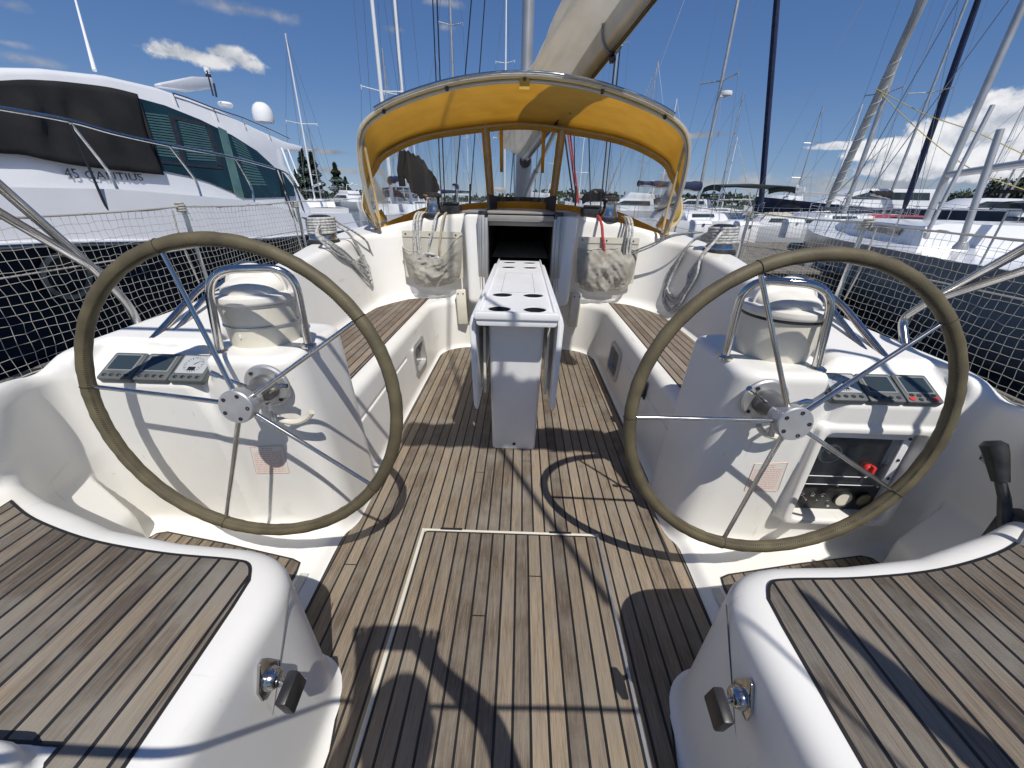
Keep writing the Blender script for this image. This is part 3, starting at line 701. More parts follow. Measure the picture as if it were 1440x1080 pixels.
    mb.tube([q[0]+Vector((0, -.0006, 0)), q[1]+Vector((0, -.0006, 0)), q[2]+Vector((0, -.0006, 0)), q[3]+Vector((0, -.0006, 0))], .0009, 4, closed=True)
    tag(build('label_print', mb, REDT, LB), kind='stuff')
# bulkhead grab rails on the coaming beside the helms
for s in (-1, 1):
    mb = MB(); mb.tube(round_path([(s*1.27, 1.25, .785), (s*1.34, 1.62, .90), (s*1.39, 2.0, .945), (s*1.40, 2.12, .90)], .10, 8), .0125, 12); GR = build('coaming_grab_rail', mb, STEEL, BOAT)
    mb = MB(); mb.tube([(s*1.235, 1.262, .775), (s*1.30, 1.62, .885), (s*1.36, 2.0, .93)], .0105, 10); build('lower_rail', mb, STEEL, GR)

# ------------------------------------------------------------------ engine panel
ep = Vector((1.205, 1.160, .395))
mb = MB(); mb.box((1.042, 1.152, .215), (1.362, 1.160, .425)); mb.box((1.075, 1.150, .425), (1.315, 1.158, .560)); EP = build('engine_panel', mb, BLACK, BOAT, bevel=.003)
mb = MB(); mb.prism([(x, 1.138, z) for x, z in rrect(1.05, 1.362, .34, .572, .012, 3)], (0, .003, 0)); build('clear_cover', mb, ACRYL, EP)
mb = MB(); mb.box((1.052, 1.134, .545), (1.36, 1.146, .572)); mb.box((1.335, 1.134, .35), (1.36, 1.146, .545)); build('cover_frame', mb, HULLW, EP, bevel=.002)
mb = MB()
for z, x0, x1 in ((.382, 1.052, 1.27), (.345, 1.05, 1.30)): mb.tube([(x0, 1.134, z), (x1, 1.134, z), (x1+.012, 1.134, z+.03) if z > .37 else (x1+.01, 1.134, z)], .0017, 5)
build('cover_edge', mb, HULLW, EP)
def dial(x, z, r, face, ring, par=EP, y=1.150, hands=True):
    mb = MB(); mb.lathe([(r, 0), (r*1.08, .001), (r*1.08, .007), (r*.93, .008), (r*.93, .004)], (x, y, z), (0, -1, 0), 28, caps=False); D = build('gauge', mb, ring, par, ang=30)
    mb = MB(); mb.lathe([(0, 0), (r*.94, 0), (r*.94, .003), (0, .003)], (x, y, z), (0, -1, 0), 28); build('gauge_face', mb, face, D)
    if hands:
        mb = MB()
        for k in range(15):
            q = -.7+k*(PI+1.4)/14; d = Vector((math.cos(q), 0, math.sin(q))); o = Vector((x, y-.0035, z)); mb.tube([o+d*r*.68, o+d*r*.84], r*.028, 4)
        mb.prism([(x-.002, y-.0036, z-.002), (x+.002, y-.0036, z+.003), (x-r*.6, y-.0036, z+r*.4)], (0, -.0008, 0)); build('gauge_needle', mb, HULLW, D)
dial(1.118, .470, .036, mat('gauge black', (.03, .032, .035), .3), ALUW)
dial(1.203, .476, .031, mat('gauge grey', (.07, .07, .07), .4), DARKM, hands=False)
dial(1.243, .268, .033, CREAM, BLACK, hands=False); dial(1.318, .266, .030, mixed('dull brass plug', (.35, .30, .18), (.2, .17, .1), 30, .3, .8), BLACK, hands=False)
for x in (1.085, 1.124, 1.163):
    mb = MB(); mb.lathe([(.009, 0), (.009, .004), (.006, .005)], (x, 1.152, .285), (0, -1, 0), 6); mb.tube([(x, 1.147, .285), (x+.002, 1.125, .278)], .0028, 8); build('toggle_switch', mb, STEEL, EP)
mb = MB(); mb.lathe([(0, 0), (.018, 0), (.018, .022), (.015, .026), (0, .026)], (1.262, 1.15, .420), (0, -1, 0), 20); mb.box((1.257, 1.112, .400), (1.268, 1.128, .440)); tag(build('stop_knob', mb, RED, EP, bevel=.001), 'red stop knob')
mb = MB()
for x, z in ((1.055, .232), (1.35, .232), (1.20, .232), (1.20, .330), (1.345, .330), (1.30, .40)): mb.lathe([(0, 0), (.006, 0), (.005, .003), (0, .003)], (x, 1.151, z), (0, -1, 0), 10)
tag(build('panel_screws', mb, STEEL, EP), kind='stuff')
mb = MB()
for x, z in ((1.06, .56), (1.20, .573), (1.35, .548), (1.348, .46), (1.348, .38)): mb.lathe([(0, 0), (.006, 0), (.005, .003), (0, .003)], (x, 1.134, z), (0, -1, 0), 10)
tag(build('cover_screws', mb, DARKM, EP), kind='stuff')
# throttle and maker's plate on the starboard wall
tx = wallx(.83, .5)
mb = MB(); mb.lathe([(.045, -.03), (.045, .02), (.03, .04), (0, .045)], (tx, .83, .44), (-1, 0, 0), 20); mb.box((tx-.055, .78, .36), (tx+.03, .87, .50))
TH = build('throttle_base', mb, BLACK, BOAT, bevel=.012)
mb = MB(); mb.tube([(tx-.05, .83, .44), (tx-.06, .87, .53), (tx-.065, .90, .575)], [.017, .013, .012], 10); mb.tube([(tx-.062, .895, .565), (tx-.068, .935, .632), (tx-.072, .948, .652), (tx-.073, .955, .662)], [.018, .026, .028, .016], 14)
build('throttle_lever', mb, BLACK, TH)
mb = MB(); mb.prism([(wallx(y, z)-.001, y, z) for y, z in rrect(.945, 1.04, .54, .59, .006, 3)], (-.002, 0, 0)); PL = build('maker_plate', mb, ALUW, BOAT)
mb = MB()
for r in range(3):
    y = 1.035
    while y > .96: q = rng.uniform(.006, .018); mb.box((wallx(y, .55)-.0045, y-q, .575-r*.013), (wallx(y, .55)-.001, y, .579-r*.013)); y -= q+.005
for y, z in ((.95, .546), (1.034, .546), (.95, .584), (1.034, .584)): mb.lathe([(0, 0), (.004, 0), (0, .002)], (wallx(y, z)-.003, y, z), (-1, 0, 0), 8)
tag(build('plate_engraving', mb, DARKM, PL), kind='stuff')
mb = MB(); mb.tube(smooth_path([(1.31, .64, .56), (1.31, .70, .60), (1.29, .735, .56), (1.28, .73, .50)], 6), .007, 8); build('throttle_cable', mb, mat('grey cable', (.25, .26, .26), .5), TH)

# ------------------------------------------------------------------ cockpit table
tz = .82
mb = MB(); rows = []
# punched cup holes read as dark wells with a rim
cups = [at(704, 434.6, Z=tz), at(749.6, 435, Z=tz), at(707.4, 414, Z=tz), at(747.6, 414.6, Z=tz), at(714, 373.6, Z=tz), at(743.4, 373.9, Z=tz), at(715.5, 365.2, Z=tz), at(742.2, 365.6, Z=tz)]
cutc = []; TT = thing_w('cockpit_table', None, None, (0, 0, 0)); TT.parent = BOAT; TT.matrix_parent_inverse = W0[BOAT]
for i, p in enumerate(cups):
    x = (-1 if i % 2 == 0 else 1)*.078; y = (1.672, 1.955, 2.86, 3.10)[i//2]
    cutc.append((x, y))
    mb = MB(); mb.lathe([(.0535, .0004), (.0528, .0020), (.0505, .0022), (.0496, .0008), (.0494, -.004)], (x, y, tz), n=36, caps=False); CH = build('cup_holder', mb, GELT, TT)
    mb = MB(); mb.lathe([(.0494, -.002), (.0490, -.062), (0, -.062)], (x, y, tz), n=36, caps=False); build('cup_well', mb, mat('black rubber well', (.012, .012, .012), .7), CH)
from mathutils.geometry import tessellate_polygon
ol = rrect(-.168, .168, 1.592, 3.22, .02, 4); loops = [[Vector((x, y, tz)) for x, y in inset(ol, .005)]]
for x, y in cutc: loops.append([Vector((x+.0505*math.cos(a), y+.0505*math.sin(a), tz)) for a in np.linspace(0, 2*PI, 33)[:-1]])
flat = [p for lp in loops for p in lp]; tris = tessellate_polygon(loops)
mb = MB(); mb.add(flat, [tuple(t) for t in tris]); nO = len(ol)
mb.add([(p.x, p.y, tz) for p in loops[0]]+[(x, y, tz-.005) for x, y in ol]+[(x, y, tz-.035) for x, y in ol], [(k*nO+i, k*nO+(i+1) % nO, (k+1)*nO+(i+1) % nO, (k+1)*nO+i) for k in (0, 1) for i in range(nO)])
build('tabletop', mb, GELT, TT, ang=50)
for s in (-1, 1):
    mb = MB(); mb.prism([(s*.155, 1.61, tz-.002), (s*.171, 1.61, tz-.002), (s*.168, 1.61, tz+.013), (s*.159, 1.61, tz+.013)], (0, 1.60, 0)); build('table_fiddle', mb, GELT, TT, bevel=.002)
    mb = MB()  # drop leaf
    prof = [(s*.176, tz-.012), (s*.196, tz-.016), (s*.205, tz-.05), (s*.194, .34), (s*.188, .325), (s*.180, .325), (s*.174, .34), (s*.178, tz-.06)]
    rows = []
    for y, k in ((1.612, .94), (1.618, 1), (1.65, 1), (3.10, 1), (3.14, .94)):
        dz = .05 if y in (1.612, 3.14) else (.03 if y == 1.618 else 0)
        rows.append([(x, y, z if z > .5 else z+dz) for x, z in prof])
    mb.grid(rows, closed=True); mb.add(rows[0], [tuple(range(8))]); mb.add(rows[-1], [tuple(range(8))]); build('drop_leaf', mb, GELT, TT, bevel=.004)
    mb = MB(); mb.tube([(s*.135, 1.78, .70), (s*.150, 1.75, .52), (s*.162, 1.74, .40)], .007, 8); mb.box((s*.150-.006, 1.72, .38), (s*.150+.006, 1.755, .72)); build('leaf_stay', mb, CREAM, TT, bevel=.002)
mb = MB(); mb.prism([(x, 1.578, z) for x, z in rrect(-.172, .172, tz-.050, tz-.012, .016, 4)], (0, .03, 0)); mb.prism([(x, 1.570, z) for x, z in rrect(-.180, .180, tz-.020, tz+.009, .010, 4)], (0, .032, 0)); build('table_end_lip', mb, GELT, TT, bevel=.003)
mb = MB(); rows = []
for z, y0, hx in ((0.008, 1.778, .117), (.02, 1.775, .118), (.76, 1.69, .128), (.79, 1.69, .128)):
    rows.append([(x, y, z) for x, y in rrect(-hx, hx, y0, 2.95, .022, 4)])
mb.grid(rows, closed=True); build('table_pedestal', mb, GELT, TT)
mb = MB(); mb.lathe([(0, 0), (.009, 0), (.009, .003), (0, .003)], (.002, 1.772, .045), (0, -1, 0), 14); build('drain_plug', mb, BLACK, TT)
a = [(-.088, 2.02), (.088, 2.02), (.088, 2.62), (-.088, 2.62)]
mb = MB()
for i in range(4):
    p, q = a[i], a[(i+1) % 4]; mb.tube([(p[0], p[1], tz+.0004), (q[0], q[1], tz+.0004)], .0013, 4)
build('locker_seam', mb, mat('seam grey', (.35, .35, .35), .7), TT)
from mathutils import noise as mnoise
# ------------------------------------------------------------------ winches
def winch(c, r, h, parent, n='winch'):
    c = Vector(c)
    mb = MB(); mb.lathe([(r*1.38, 0), (r*1.42, h*.05), (r*1.36, h*.14), (r*1.2, h*.18), (0, h*.18)], c, n=36); Wn = build(n, mb, BLACK, parent, ang=30)
    mb = MB(); mb.lathe([(r*1.18, h*.18), (r*1.16, h*.26), (r*.92, h*.38), (r*.82, h*.58), (r*.86, h*.76), (r*.98, h*.80)], c, n=36); build('winch_drum', mb, STEEL, Wn, ang=40)
    mb = MB(); mb.lathe([(r*1.0, h*.80), (r*1.14, h*.83), (r*1.12, h*.90), (r*.9, h*.93), (r*.9, h*.96), (r*.55, h), (r*.25, h), (r*.22, h*.97), (0, h*.97)], c, n=36, caps=False); build('self_tailer', mb, BLACK, Wn, ang=30)
    mb = MB(); mb.tube([c+Vector((-r*.5, -r*.9, h*.86)), c+Vector((-r*.9, -r*1.35, h*.90))], r*.10, 6); build('feeder_arm', mb, STEEL, Wn)
    return Wn
for s in (-1, 1):
    winch((s*.752, 3.62, 1.11), .066, .195, BOAT)
    mb = MB(); mb.box((s*.60-.075, 3.60, 1.14), (s*.60+.075, 3.76, 1.215)); mb.box((s*.60-.07, 3.59, 1.215), (s*.60+.07, 3.64, 1.235)); build('rope_clutch', mb, BLACK, BOAT, bevel=.008)
    c = Vector((s*1.445, 2.98, .935)); WN = winch(c, .082, .20, BOAT, 'primary_winch')
# ---- ropes: sheet wound on the primary winches and hung in coils down the coaming
def wrap(c, r, z0, z1, turns, rr):
    return [Vector((c.x+r*math.cos(a), c.y+r*math.sin(a), z0+(z1-z0)*a/(2*PI*turns))) for a in np.linspace(0, 2*PI*turns, int(turns*26))]
for s in (-1, 1):
    c = Vector((s*1.445, 2.98, .955))
    lab = ('flecked sheet rope wound on the port coaming winch, its short coil hanging down' if s < 0 else
           'flecked sheet rope wound on the starboard coaming winch with long loops hanging down')
    rc = thing_w('rope_coil', lab, 'rope', (c.x, c.y, c.z), 'sheet ropes on the primary winches')
    mb = MB(); p = wrap(c, .092, c.z+.05, c.z+.165, 6.3, .01); mb.tube(p, .0105, 8); build('winch_turns', mb, ROPEW, rc)
    mb = MB()
    def surf(y, z):   # where the rope lies: just clear of the coaming's inner face
        return s*(1.185+.22*(z-.45)-.018)
    if s < 0: loops = [((-1.36, 2.92, 1.05), (2.62, .985), (3.02, .60+.02*k), (3.04, .74)) for k in range(6)]
    K = 7
    for k in range(K):
        j = rng.normal(0, 1, 8)*.012
        if s < 0:
            top = Vector((-1.40, 2.86+.02*j[0], 1.08-.02*k)); y0 = 2.90; zb = .60+.03*k+j[1]
            pts = [top, Vector((-1.34, 2.70+j[2], 1.02)), Vector((surf(0, .93), 2.74+.02*k, .93+j[3])), Vector((surf(0, .80), 2.92+j[4]+.01*k, .82)), Vector((surf(0, zb+.03), 3.10+j[5], zb+.05)), Vector((surf(0, zb), 3.15, zb)), Vector((surf(0, zb+.05), 3.20+j[6], zb+.05)), Vector((surf(0, .85), 3.16+j[7], .85)), Vector((-1.28, 3.06, 1.0)), Vector((-1.37, 3.0, 1.08))]
        else:
            zb = .50+.022*k+j[1]; w_ = .14+.02*k
            pts = [Vector((1.40, 3.02+.02*j[0], 1.09-.015*k)), Vector((1.33, 3.14, 1.02)), Vector((surf(0, .93), 3.16+j[2], .93)), Vector((surf(0, .75), 3.12+w_*.6+j[3], .76)), Vector((surf(0, zb+.07), 3.05+w_+j[4], zb+.08)), Vector((surf(0, zb), 3.0+w_*.6, zb)), Vector((surf(0, zb), 2.95+j[5], zb)), Vector((surf(0, zb+.09), 2.86+j[5], zb+.10)), Vector((surf(0, .78), 2.80+.02*k+j[6], .80)), Vector((surf(0, .93), 2.84+j[7], .93)), Vector((1.34, 2.86, 1.02)), Vector((1.40, 2.90, 1.09))]
        mb.tube(smooth_path(pts, 7), .0085, 7)
    if s < 0: mb.tube(smooth_path([(-1.36, 3.02, 1.10), (-1.24, 3.22, .96), (-1.23, 3.30, .86), (-1.225, 3.33, .80)], 6), .0085, 7)
    tag(build('hanging_loops', mb, ROPEW, rc), kind=None)

# ---- sheet bags with rope tails on the bulkhead
for s in (-1, 1):
    xc_ = s*.735; z0, z1 = (.575, 1.0) if s < 0 else (.565, .985)
    lab = 'sagging open mesh rope bag hanging on the bulkhead left of the companionway' if s < 0 else 'mesh rope bag with taut top hem and red rope right of the companionway'
    bg_ = thing_w('rope_bag', lab, 'bag', (xc_, 3.40, z0), 'mesh rope bags on the bulkhead')
    rows = []; NX, NZ = 44, 34
    for j in range(NZ+1):
        t = j/NZ; z = z0+(z1-.07-z0)*t; row = []
        for i in range(NX+1):
            u = i/NX*2-1; hw = .235+.020*t; x = xc_+u*hw*(1-.12*(1-t)**3)
            bulge = .085*(1-u**4)*(math.sin(PI*min(1, (t*.9+.12)))**.6)
            sag = (-.12*(1-abs(u+.15)**1.3)-.03*math.sin(5*u))*t**2.5 if s < 0 else -.012*(1-u*u)*t**3
            nv = Vector((u*2.2+s*5, t*2.6, s)); wr = (.040*mnoise.noise(nv*1.1)+.026*(1-2*abs(mnoise.noise(Vector((u*3.0+t*2.2*s, t*3.+u, 3+s)))))+.010*mnoise.noise(nv*5))*(1-abs(u)**4)
            zz = z+sag+.012*math.sin(3*u+s)-.02*(1-t)*(1-u*u)*0
            row.append((x, 3.400-bulge-wr+.05*(zz-.6)*0, zz+(.03*abs(u)**3 if t < .2 else 0)))
        rows.append(row)
    mb = MB(); mb.grid(rows); build('mesh_pouch', mb, BAGM, bg_, fixn=False, ang=80)
    mb = MB(); mb.tube([Vector(p)+Vector((0, -.002, 0)) for p in rows[-1]], .006, 6); build('top_hem', mb, mixed('hem tape', (.50, .48, .42), (.40, .38, .33), 40, .8), bg_)
    mb = MB(); mb.prism([(x, 3.412, z) for x, z in rrect(xc_-.25, xc_+.25, z0+.06, z1+.012, .012, 3)], (0, -.008, 0)); BP = build('backing_panel', mb, mixed('beige backing cloth', (.62, .59, .51), (.54, .51, .43), 8, .8), bg_)
    mb = MB(); mb.prism([(x, 3.403, z) for x, z in rrect(xc_-.248, xc_+.248, z1-.035, z1+.010, .006, 3)], (0, -.004, 0))
    build('mounting_strip', mb, mixed('strip cream', (.66, .62, .52), (.58, .54, .44), 12, .6), bg_)
    mb = MB()
    for q in (-.22, -.02, .2): mb.lathe([(0, 0), (.007, 0), (.006, .004), (0, .005)], (xc_+q, 3.399, z1-.012), (0, -1, 0), 10)
    tag(build('snap_studs', mb, DARKM, bg_), kind='stuff')
    # coiled rope seen inside
    mb = MB()
    for k in range(8):
        cz_ = z0+.13+.010*k; rr = .14-.010*k; ph = k*1.3; ex = .45+.5*((k*37) % 10)/10; tl = (k*53 % 10)/10-.5
        mb.tube([Vector((xc_+rr*math.cos(a+ph)+.02*math.sin(3*a)+.05*tl, 3.375+.012*math.sin(2*a+k), cz_+rr*ex*math.sin(a+ph)+tl*.5*rr*math.cos(a+ph))) for a in np.linspace(0, 2*PI, 34)[:-1]], .0085, 7, closed=True)
    build('stowed_rope', mb, ROPEW if s < 0 else mixed('pink rope', (.50, .36, .34), (.40, .34, .32), 40, .85), bg_)
    def tail(x0, x1, m_, rr=.009, zt=1.115, nm='rope_tail'):
        mb = MB(); mb.tube(smooth_path([(x0, 3.62, zt+.035), (x0, 3.50, zt+.02), (x0+.2*(x1-x0), 3.415, zt-.03), (x0+.5*(x1-x0), 3.385, zt-.12), (x1, 3.375, zt-.22), (x1+.01, 3.37, zt-.36)], 7), rr, 8); return build(nm, mb, m_, bg_)
    if s < 0:
        for x0, x1, m_ in ((-.88, -.885, ROPEW), (-.855, -.85, ROPEW), (-.83, -.832, ROPEW), (-.70, -.76, ROPEW), (-.64, -.67, mixed('tan rope', (.45, .40, .28), (.36, .32, .22), 50, .85))): tail(x0, x1, m_)
    else:
        tail(.655, .70, ROPER, .012); tail(.89, .885, ROPEW, .010); tail(.915, .91, ROPEW, .010); tail(.865, .86, mixed('grey rope', (.20, .2, .2), (.12, .12, .12), 60, .85), .009)
        for dz in (0, .02): 
            mb = MB(); mb.tube(smooth_path([(.93, 3.385, .89-dz), (1.05, 3.30, .96-dz), (1.18, 3.22, 1.04-dz*.5), (1.36, 3.12, 1.07)], 6), .0065, 7); build('rope_tail', mb, mixed('speckled line', (.45, .46, .46), (.15, .15, .16), 90, .85), bg_)

# ------------------------------------------------------------------ stanchions, lifelines, netting, pushpits
for s in (-1, 1):
    def lean(y, z): return s*(1.70+.03*(z-.7))
    st_ys = [(2.2, .56, 1.195), (3.38, .60, 1.20), (4.9, .72, 1.30)]
    for y, zb, zt in st_ys:
        mb = MB(); xb = {2.2: 1.78, 3.38: 1.80, 4.9: 1.80}[y]
        mb.tube([(s*xb, y, zb+.1), (s*(xb+.02), y+.01, zt)], .0125, 12); mb.lathe([(.035, 0), (.035, .01), (.018, .03), (.018, .09)], (s*xb, y, zb+.07), n=20)
        STN = build('stanchion', mb, STEEL, BOAT)
        mb = MB(); mb.tube(wrap(Vector((s*(xb+.02), y, 0)), .019, zt-.035, zt+.012, 4, .006), .0055, 6); build('lashing', mb, NET, STN)
    top = lambda y: 1.14+.022*y-.012*math.sin(PI*((y-2.2)/1.18 % 1.0)) if y > .9 else 1.16
    X1 = lambda y: s*float(np.interp(y, [.5, .9, 1.6, 2.2, 3.38, 4.9], [1.76, 1.79, 1.80, 1.80, 1.82, 1.82]))
    ys = np.linspace(.95, 3.38, 50)
    tops = [Vector((X1(y), y, top(y))) for y in np.linspace(.6, 4.9, 60)]
    mb = MB(); mb.tube(tops, .0045, 6); build('lifeline', mb, NET, BOAT)
    mb = MB(); mb.tube([Vector((X1(y), y, .955+.012*y)) for y in np.linspace(.6, 4.9, 30)], .0035, 6); build('lifeline', mb, NET, BOAT)
    mb = MB(); NR = 15; P = []
    for i, y in enumerate(np.linspace(.78, 3.38, 78)):
        col = []
        for j in range(NR+1):
            t = j/NR; yy = y+rng.normal(0, .0022)+.006*math.sin(i*.31+j*.5)+.02*(1-t); zt = top(y)
            zb = .63+.045*(y-1)+.008*math.sin(y*3)
            z = zb+(zt-zb)*t+rng.normal(0, .0018)+.0025*math.sin(i*.4+j*.6); col.append(Vector((X1(y)+s*(.02*math.sin(PI*t)*math.sin(i*.25))+s*rng.normal(0, .001), yy, z)))
        P.append(col)
    for i in range(len(P)): mb.tube(P[i], .00095, 4, caps=False)
    for j in range(NR+1): mb.tube([P[i][j] for i in range(len(P))], 0.00095 if 0 < j < NR else .0030, 4, caps=False)
    build('safety_net', mb, NET, BOAT, fixn=False)
    for y in (2.12, 3.3):
        mb = MB(); mb.tube(smooth_path([(X1(y), y+.02, 1.17), (X1(y), y+.012, 1.0), (X1(y)*.995, y+.03, .80)], 5), .0042, 6); build('net_lashing', mb, NET, BOAT)
    # pushpit tubes running aft past the camera
    U = [(0, 262), (140, 385), (170, 420), (0, 300)] if s < 0 else [(1440, 350), (1372, 398), (1285, 428), (1440, 381)]
    q = [at(u, v, X=s*1.50) for u, v in U]; J = q[1] if s < 0 else at(1300, 428, X=s*1.50)
    mb = MB(); mb.tube(round_path([tuple(at(197 if s < 0 else 1278, 468 if s < 0 else 480, X=s*1.48)-Vector((0, 0, .03))), tuple(at(186 if s < 0 else 1268, 434 if s < 0 else 448, X=s*1.49)), J, q[0], q[0]+(q[0]-J).normalized()*.22, (s*1.66, .6, 1.52), (s*1.62, .1, 1.52), (s*1.5, -.35, 1.50)], .09, 8), .0145, 14); PP = build('pushpit', mb, STEEL, BOAT)
    mb = MB(); mb.tube(round_path([J+Vector((0, .01, 0)), q[3], q[3]+(q[3]-J).normalized()*.2, (s*1.66, .6, 1.38), (s*1.62, .1, 1.38), (s*1.5, -.35, 1.36)], .09, 8), .0135, 12); build('pushpit_rail', mb, STEEL, PP)
    mb = MB(); mb.tube([(s*1.5, -.35, 1.50), (s*1.52, -.35, .54)], .0135, 12); build('pushpit_leg', mb, STEEL, PP)
    mb = MB(); mb.tube([(s*(float(hullx(y))-.03), y, .61+.045*(y-1)) for y in np.linspace(-.7, 3.9, 24)], .014, 8); build('toe_rail', mb, DOCKW, BOAT)
mb = MB(); mb.tube(smooth_path([(-1.3, -.10, 1.06), (-.6, -.03, .98), (0, -.02, .95), (.6, -.03, .98), (1.3, -.10, 1.06)], 8), .006, 8); build('stern_gate_wire', mb, WIRE, BOAT)

# ------------------------------------------------------------------ unseen roll and frame added over the stern to cast a shade band
mb = MB(); rows = []
for i, x in enumerate(np.linspace(-.08, 1.08, 40)):
    r = .105+.008*math.sin(i*.9)+.004*math.sin(i*2.3); z = 2.22-.03*x*x
    rows.append([(x, .525+r*math.cos(a), z+r*.85*math.sin(a)) for a in np.linspace(0, 2*PI, 15)[:-1]])
mb.grid(rows, closed=True); BI = build('shade_band_roll', mb, YEL, BOAT)
mb = MB(); mb.tube(round_path([(-1.62, .42, .56), (-1.55, .48, 2.16), (1.55, .48, 2.16), (1.62, .42, .56)], .25, 10), .0125, 12); build('shade_band_frame', mb, STEEL, BI)

# ------------------------------------------------------------------ sprayhood
def hoopA(t):   # aft hoop, t 0..1 port to starboard
    pts = [(-1.20, 3.42, 1.055), (-1.235, 3.40, 1.25), (-1.25, 3.38, 1.49), (-1.22, 3.36, 1.67), (-1.13, 3.34, 1.775), (-.92, 3.32, 1.872), (-.60, 3.31, 1.963), (-.30, 3.30, 2.012), (0, 3.30, 2.03)]
    return pts
A = hoopA(0); A = A+[(-x, y, z) for x, y, z in A[::-1][1:]]
def avg(l_, r_, Y):
    p, q = at(*l_, Y=Y), at(*r_, Y=Y); return ((p.x-q.x)/2, Y, (p.z+q.z)/2)
B = [(-1.19, 3.47, 1.06), avg((515, 292), (960, 300), 3.56), avg((518, 263), (959, 262), 3.78), avg((528, 240), (950, 238), 4.0), avg((545, 218), (938, 215), 4.2), avg((593, 192), (880, 190), 4.45), avg((667, 177), (805, 177), 4.55), (0, 4.58, at(737, 170, Y=4.58).z)]
B = B+[(-x, y, z) for x, y, z in B[::-1][1:]]
Cc = [(-1.20, 3.50, 1.04), avg((530, 324), (940, 336), 3.62), avg((555, 320), (918, 330), 3.85), avg((585, 313), (888, 322), 4.2), avg((610, 306), (862, 314), 4.5), avg((640, 301), (835, 308), 4.75), avg((683, 297), (788, 301), 4.9), (0, 4.93, at(735, 297, Y=4.93).z)]
Cc = Cc+[(-x, y, z) for x, y, z in Cc[::-1][1:]]
def resamp(P, n=129):
    L = [0]
    for a, b_ in zip(P, P[1:]): L.append(L[-1]+(b_-a).length)
    out = []
    for q in np.linspace(0, L[-1], n):
        i = min(len(L)-2, max(0, int(np.searchsorted(L, q))-1)); t = (q-L[i])/max(1e-9, L[i+1]-L[i]); out.append(P[i].lerp(P[i+1], t))
    return out
SA, SB, SC = (resamp(smooth_path(p, 10)) for p in (A, B, Cc)); NS = len(SA)
HD = None
mb = MB(); rows = []
for j in range(9):
    t = j/8; rows.append([a.lerp(b, t)+Vector((0, 0, .035*math.sin(PI*t)*(1-abs(2*i/(NS-1)-1)**4)))+Vector((0, 0, .004*math.sin(i*.8)*math.sin(PI*t))) for i, (a, b) in enumerate(zip(SA, SB))])
mb.grid(rows); HD = build('sprayhood', mb, YEL, BOAT, solid=.003)
# translucent canvas
n, l, b = nodes(YEL)
try: b.inputs['Subsurface Weight'].default_value = .0
except Exception: pass
mb = MB()
rim = [p+Vector((0, -.006, -.004)) for p in SA]; rows = []
for k, p in enumerate(SA):
    rows.append([p+Vector((0, -.012, .008)), p+Vector((0, -.030, .0)), p+Vector((0, -.012, -.010)), p+Vector((0, .012, -.004))])
mb.grid(rows, closed=True); build('hood_edge_piping', mb, SAILC, HD)
mb = MB()
for j0, j1, ii in ((0, .05, range(NS)),):
    mb.grid([[SA[i].lerp(SB[i], q)+Vector((0, 0, -.006)) for q in (0, .03, .085)] for i in ii])
build('hood_hem', mb, YELL, HD, solid=.002)
for s in (-1, 1):
    ii = [i for i in range(NS) if SA[i].x*s > .93]; mb = MB()
    mb.grid([[SA[i]+Vector((s*.010, -.018, .004)), SA[i]+Vector((s*.016, .03, .006)), SA[i]+Vector((s*.014, .075, .006))] for i in ii]); build('corner_chafe_strip', mb, SAILC, HD, solid=.003)
mb = MB(); mb.tube([p+Vector((0, .03, -.022)) for p in SA], .0125, 10); build('aft_hoop', mb, ALUW, HD)
mb = MB(); mb.tube([p+Vector((0, -.02, -.028)) for p in SB], .0125, 10); build('forward_hoop', mb, mixed('beige hoop sleeve', (.50, .44, .32), (.42, .37, .26), 20, .6), HD)
mb = MB(); hr = [p+Vector((p.x*.008, -.020, .016)) for p in SA[28:-28]]; mb.tube(hr, .0125, 12); HR = build('hood_grab_rail', mb, STEEL, HD)
for i in (2, len(hr)//4, len(hr)//2, 3*len(hr)//4, len(hr)-3):
    mb = MB(); mb.tube([hr[i], hr[i]+Vector((0, .04, -.045))], .012, 8); build('rail_bracket', mb, DARKM, HR)
# front panel: strips of yellow cloth with clear windows between
def fp(i, t):
    b, c = SB[i], SC[i]; return b.lerp(c, t)+Vector((0, .03*math.sin(PI*t), 0))
NT = 24
iL = [i for i in range(NS)]
xs = [SB[i].x for i in range(NS)]
def band(i): return xs[i]
ca = min(range(NS//2), key=lambda i: abs(xs[i]+.405) if i > 20 else 9); cb_ = NS-1-ca
def in_post(i): return ca-1 <= i <= ca+1 or cb_-1 <= i <= cb_+1
posts = {ca, cb_}
def quadstrip(sel, name, m_, off=0., par=HD, thick=.0):
    mb = MB()
    for i in range(NS-1):
        for j in range(NT):
            if sel(i, j): 
                p = [fp(i, j/NT), fp(i+1, j/NT), fp(i+1, (j+1)/NT), fp(i, (j+1)/NT)]
                mb.add([q+Vector((0, -off, 0)) for q in p], [(0, 1, 2, 3)])
    return build(name, mb, m_, par, solid=thick)
topb = lambda i: 2 if 12 < i < NS-14 else 2
botb = lambda i: NT-3 if 30 < i < NS-32 else NT-4
isy = lambda i, j: j < 2 or j >= botb(i) or i < 5 or i > NS-7
quadstrip(lambda i, j: isy(i, j), 'hood_front_border', YELD, 0, HD, .003)
for nm, lo_, hi_ in (('hood_window', 5, ca), ('hood_window', ca, cb_), ('hood_window', cb_, NS-6)):
    quadstrip(lambda i, j: lo_ <= i < hi_ and not isy(i, j), nm, VINYL)
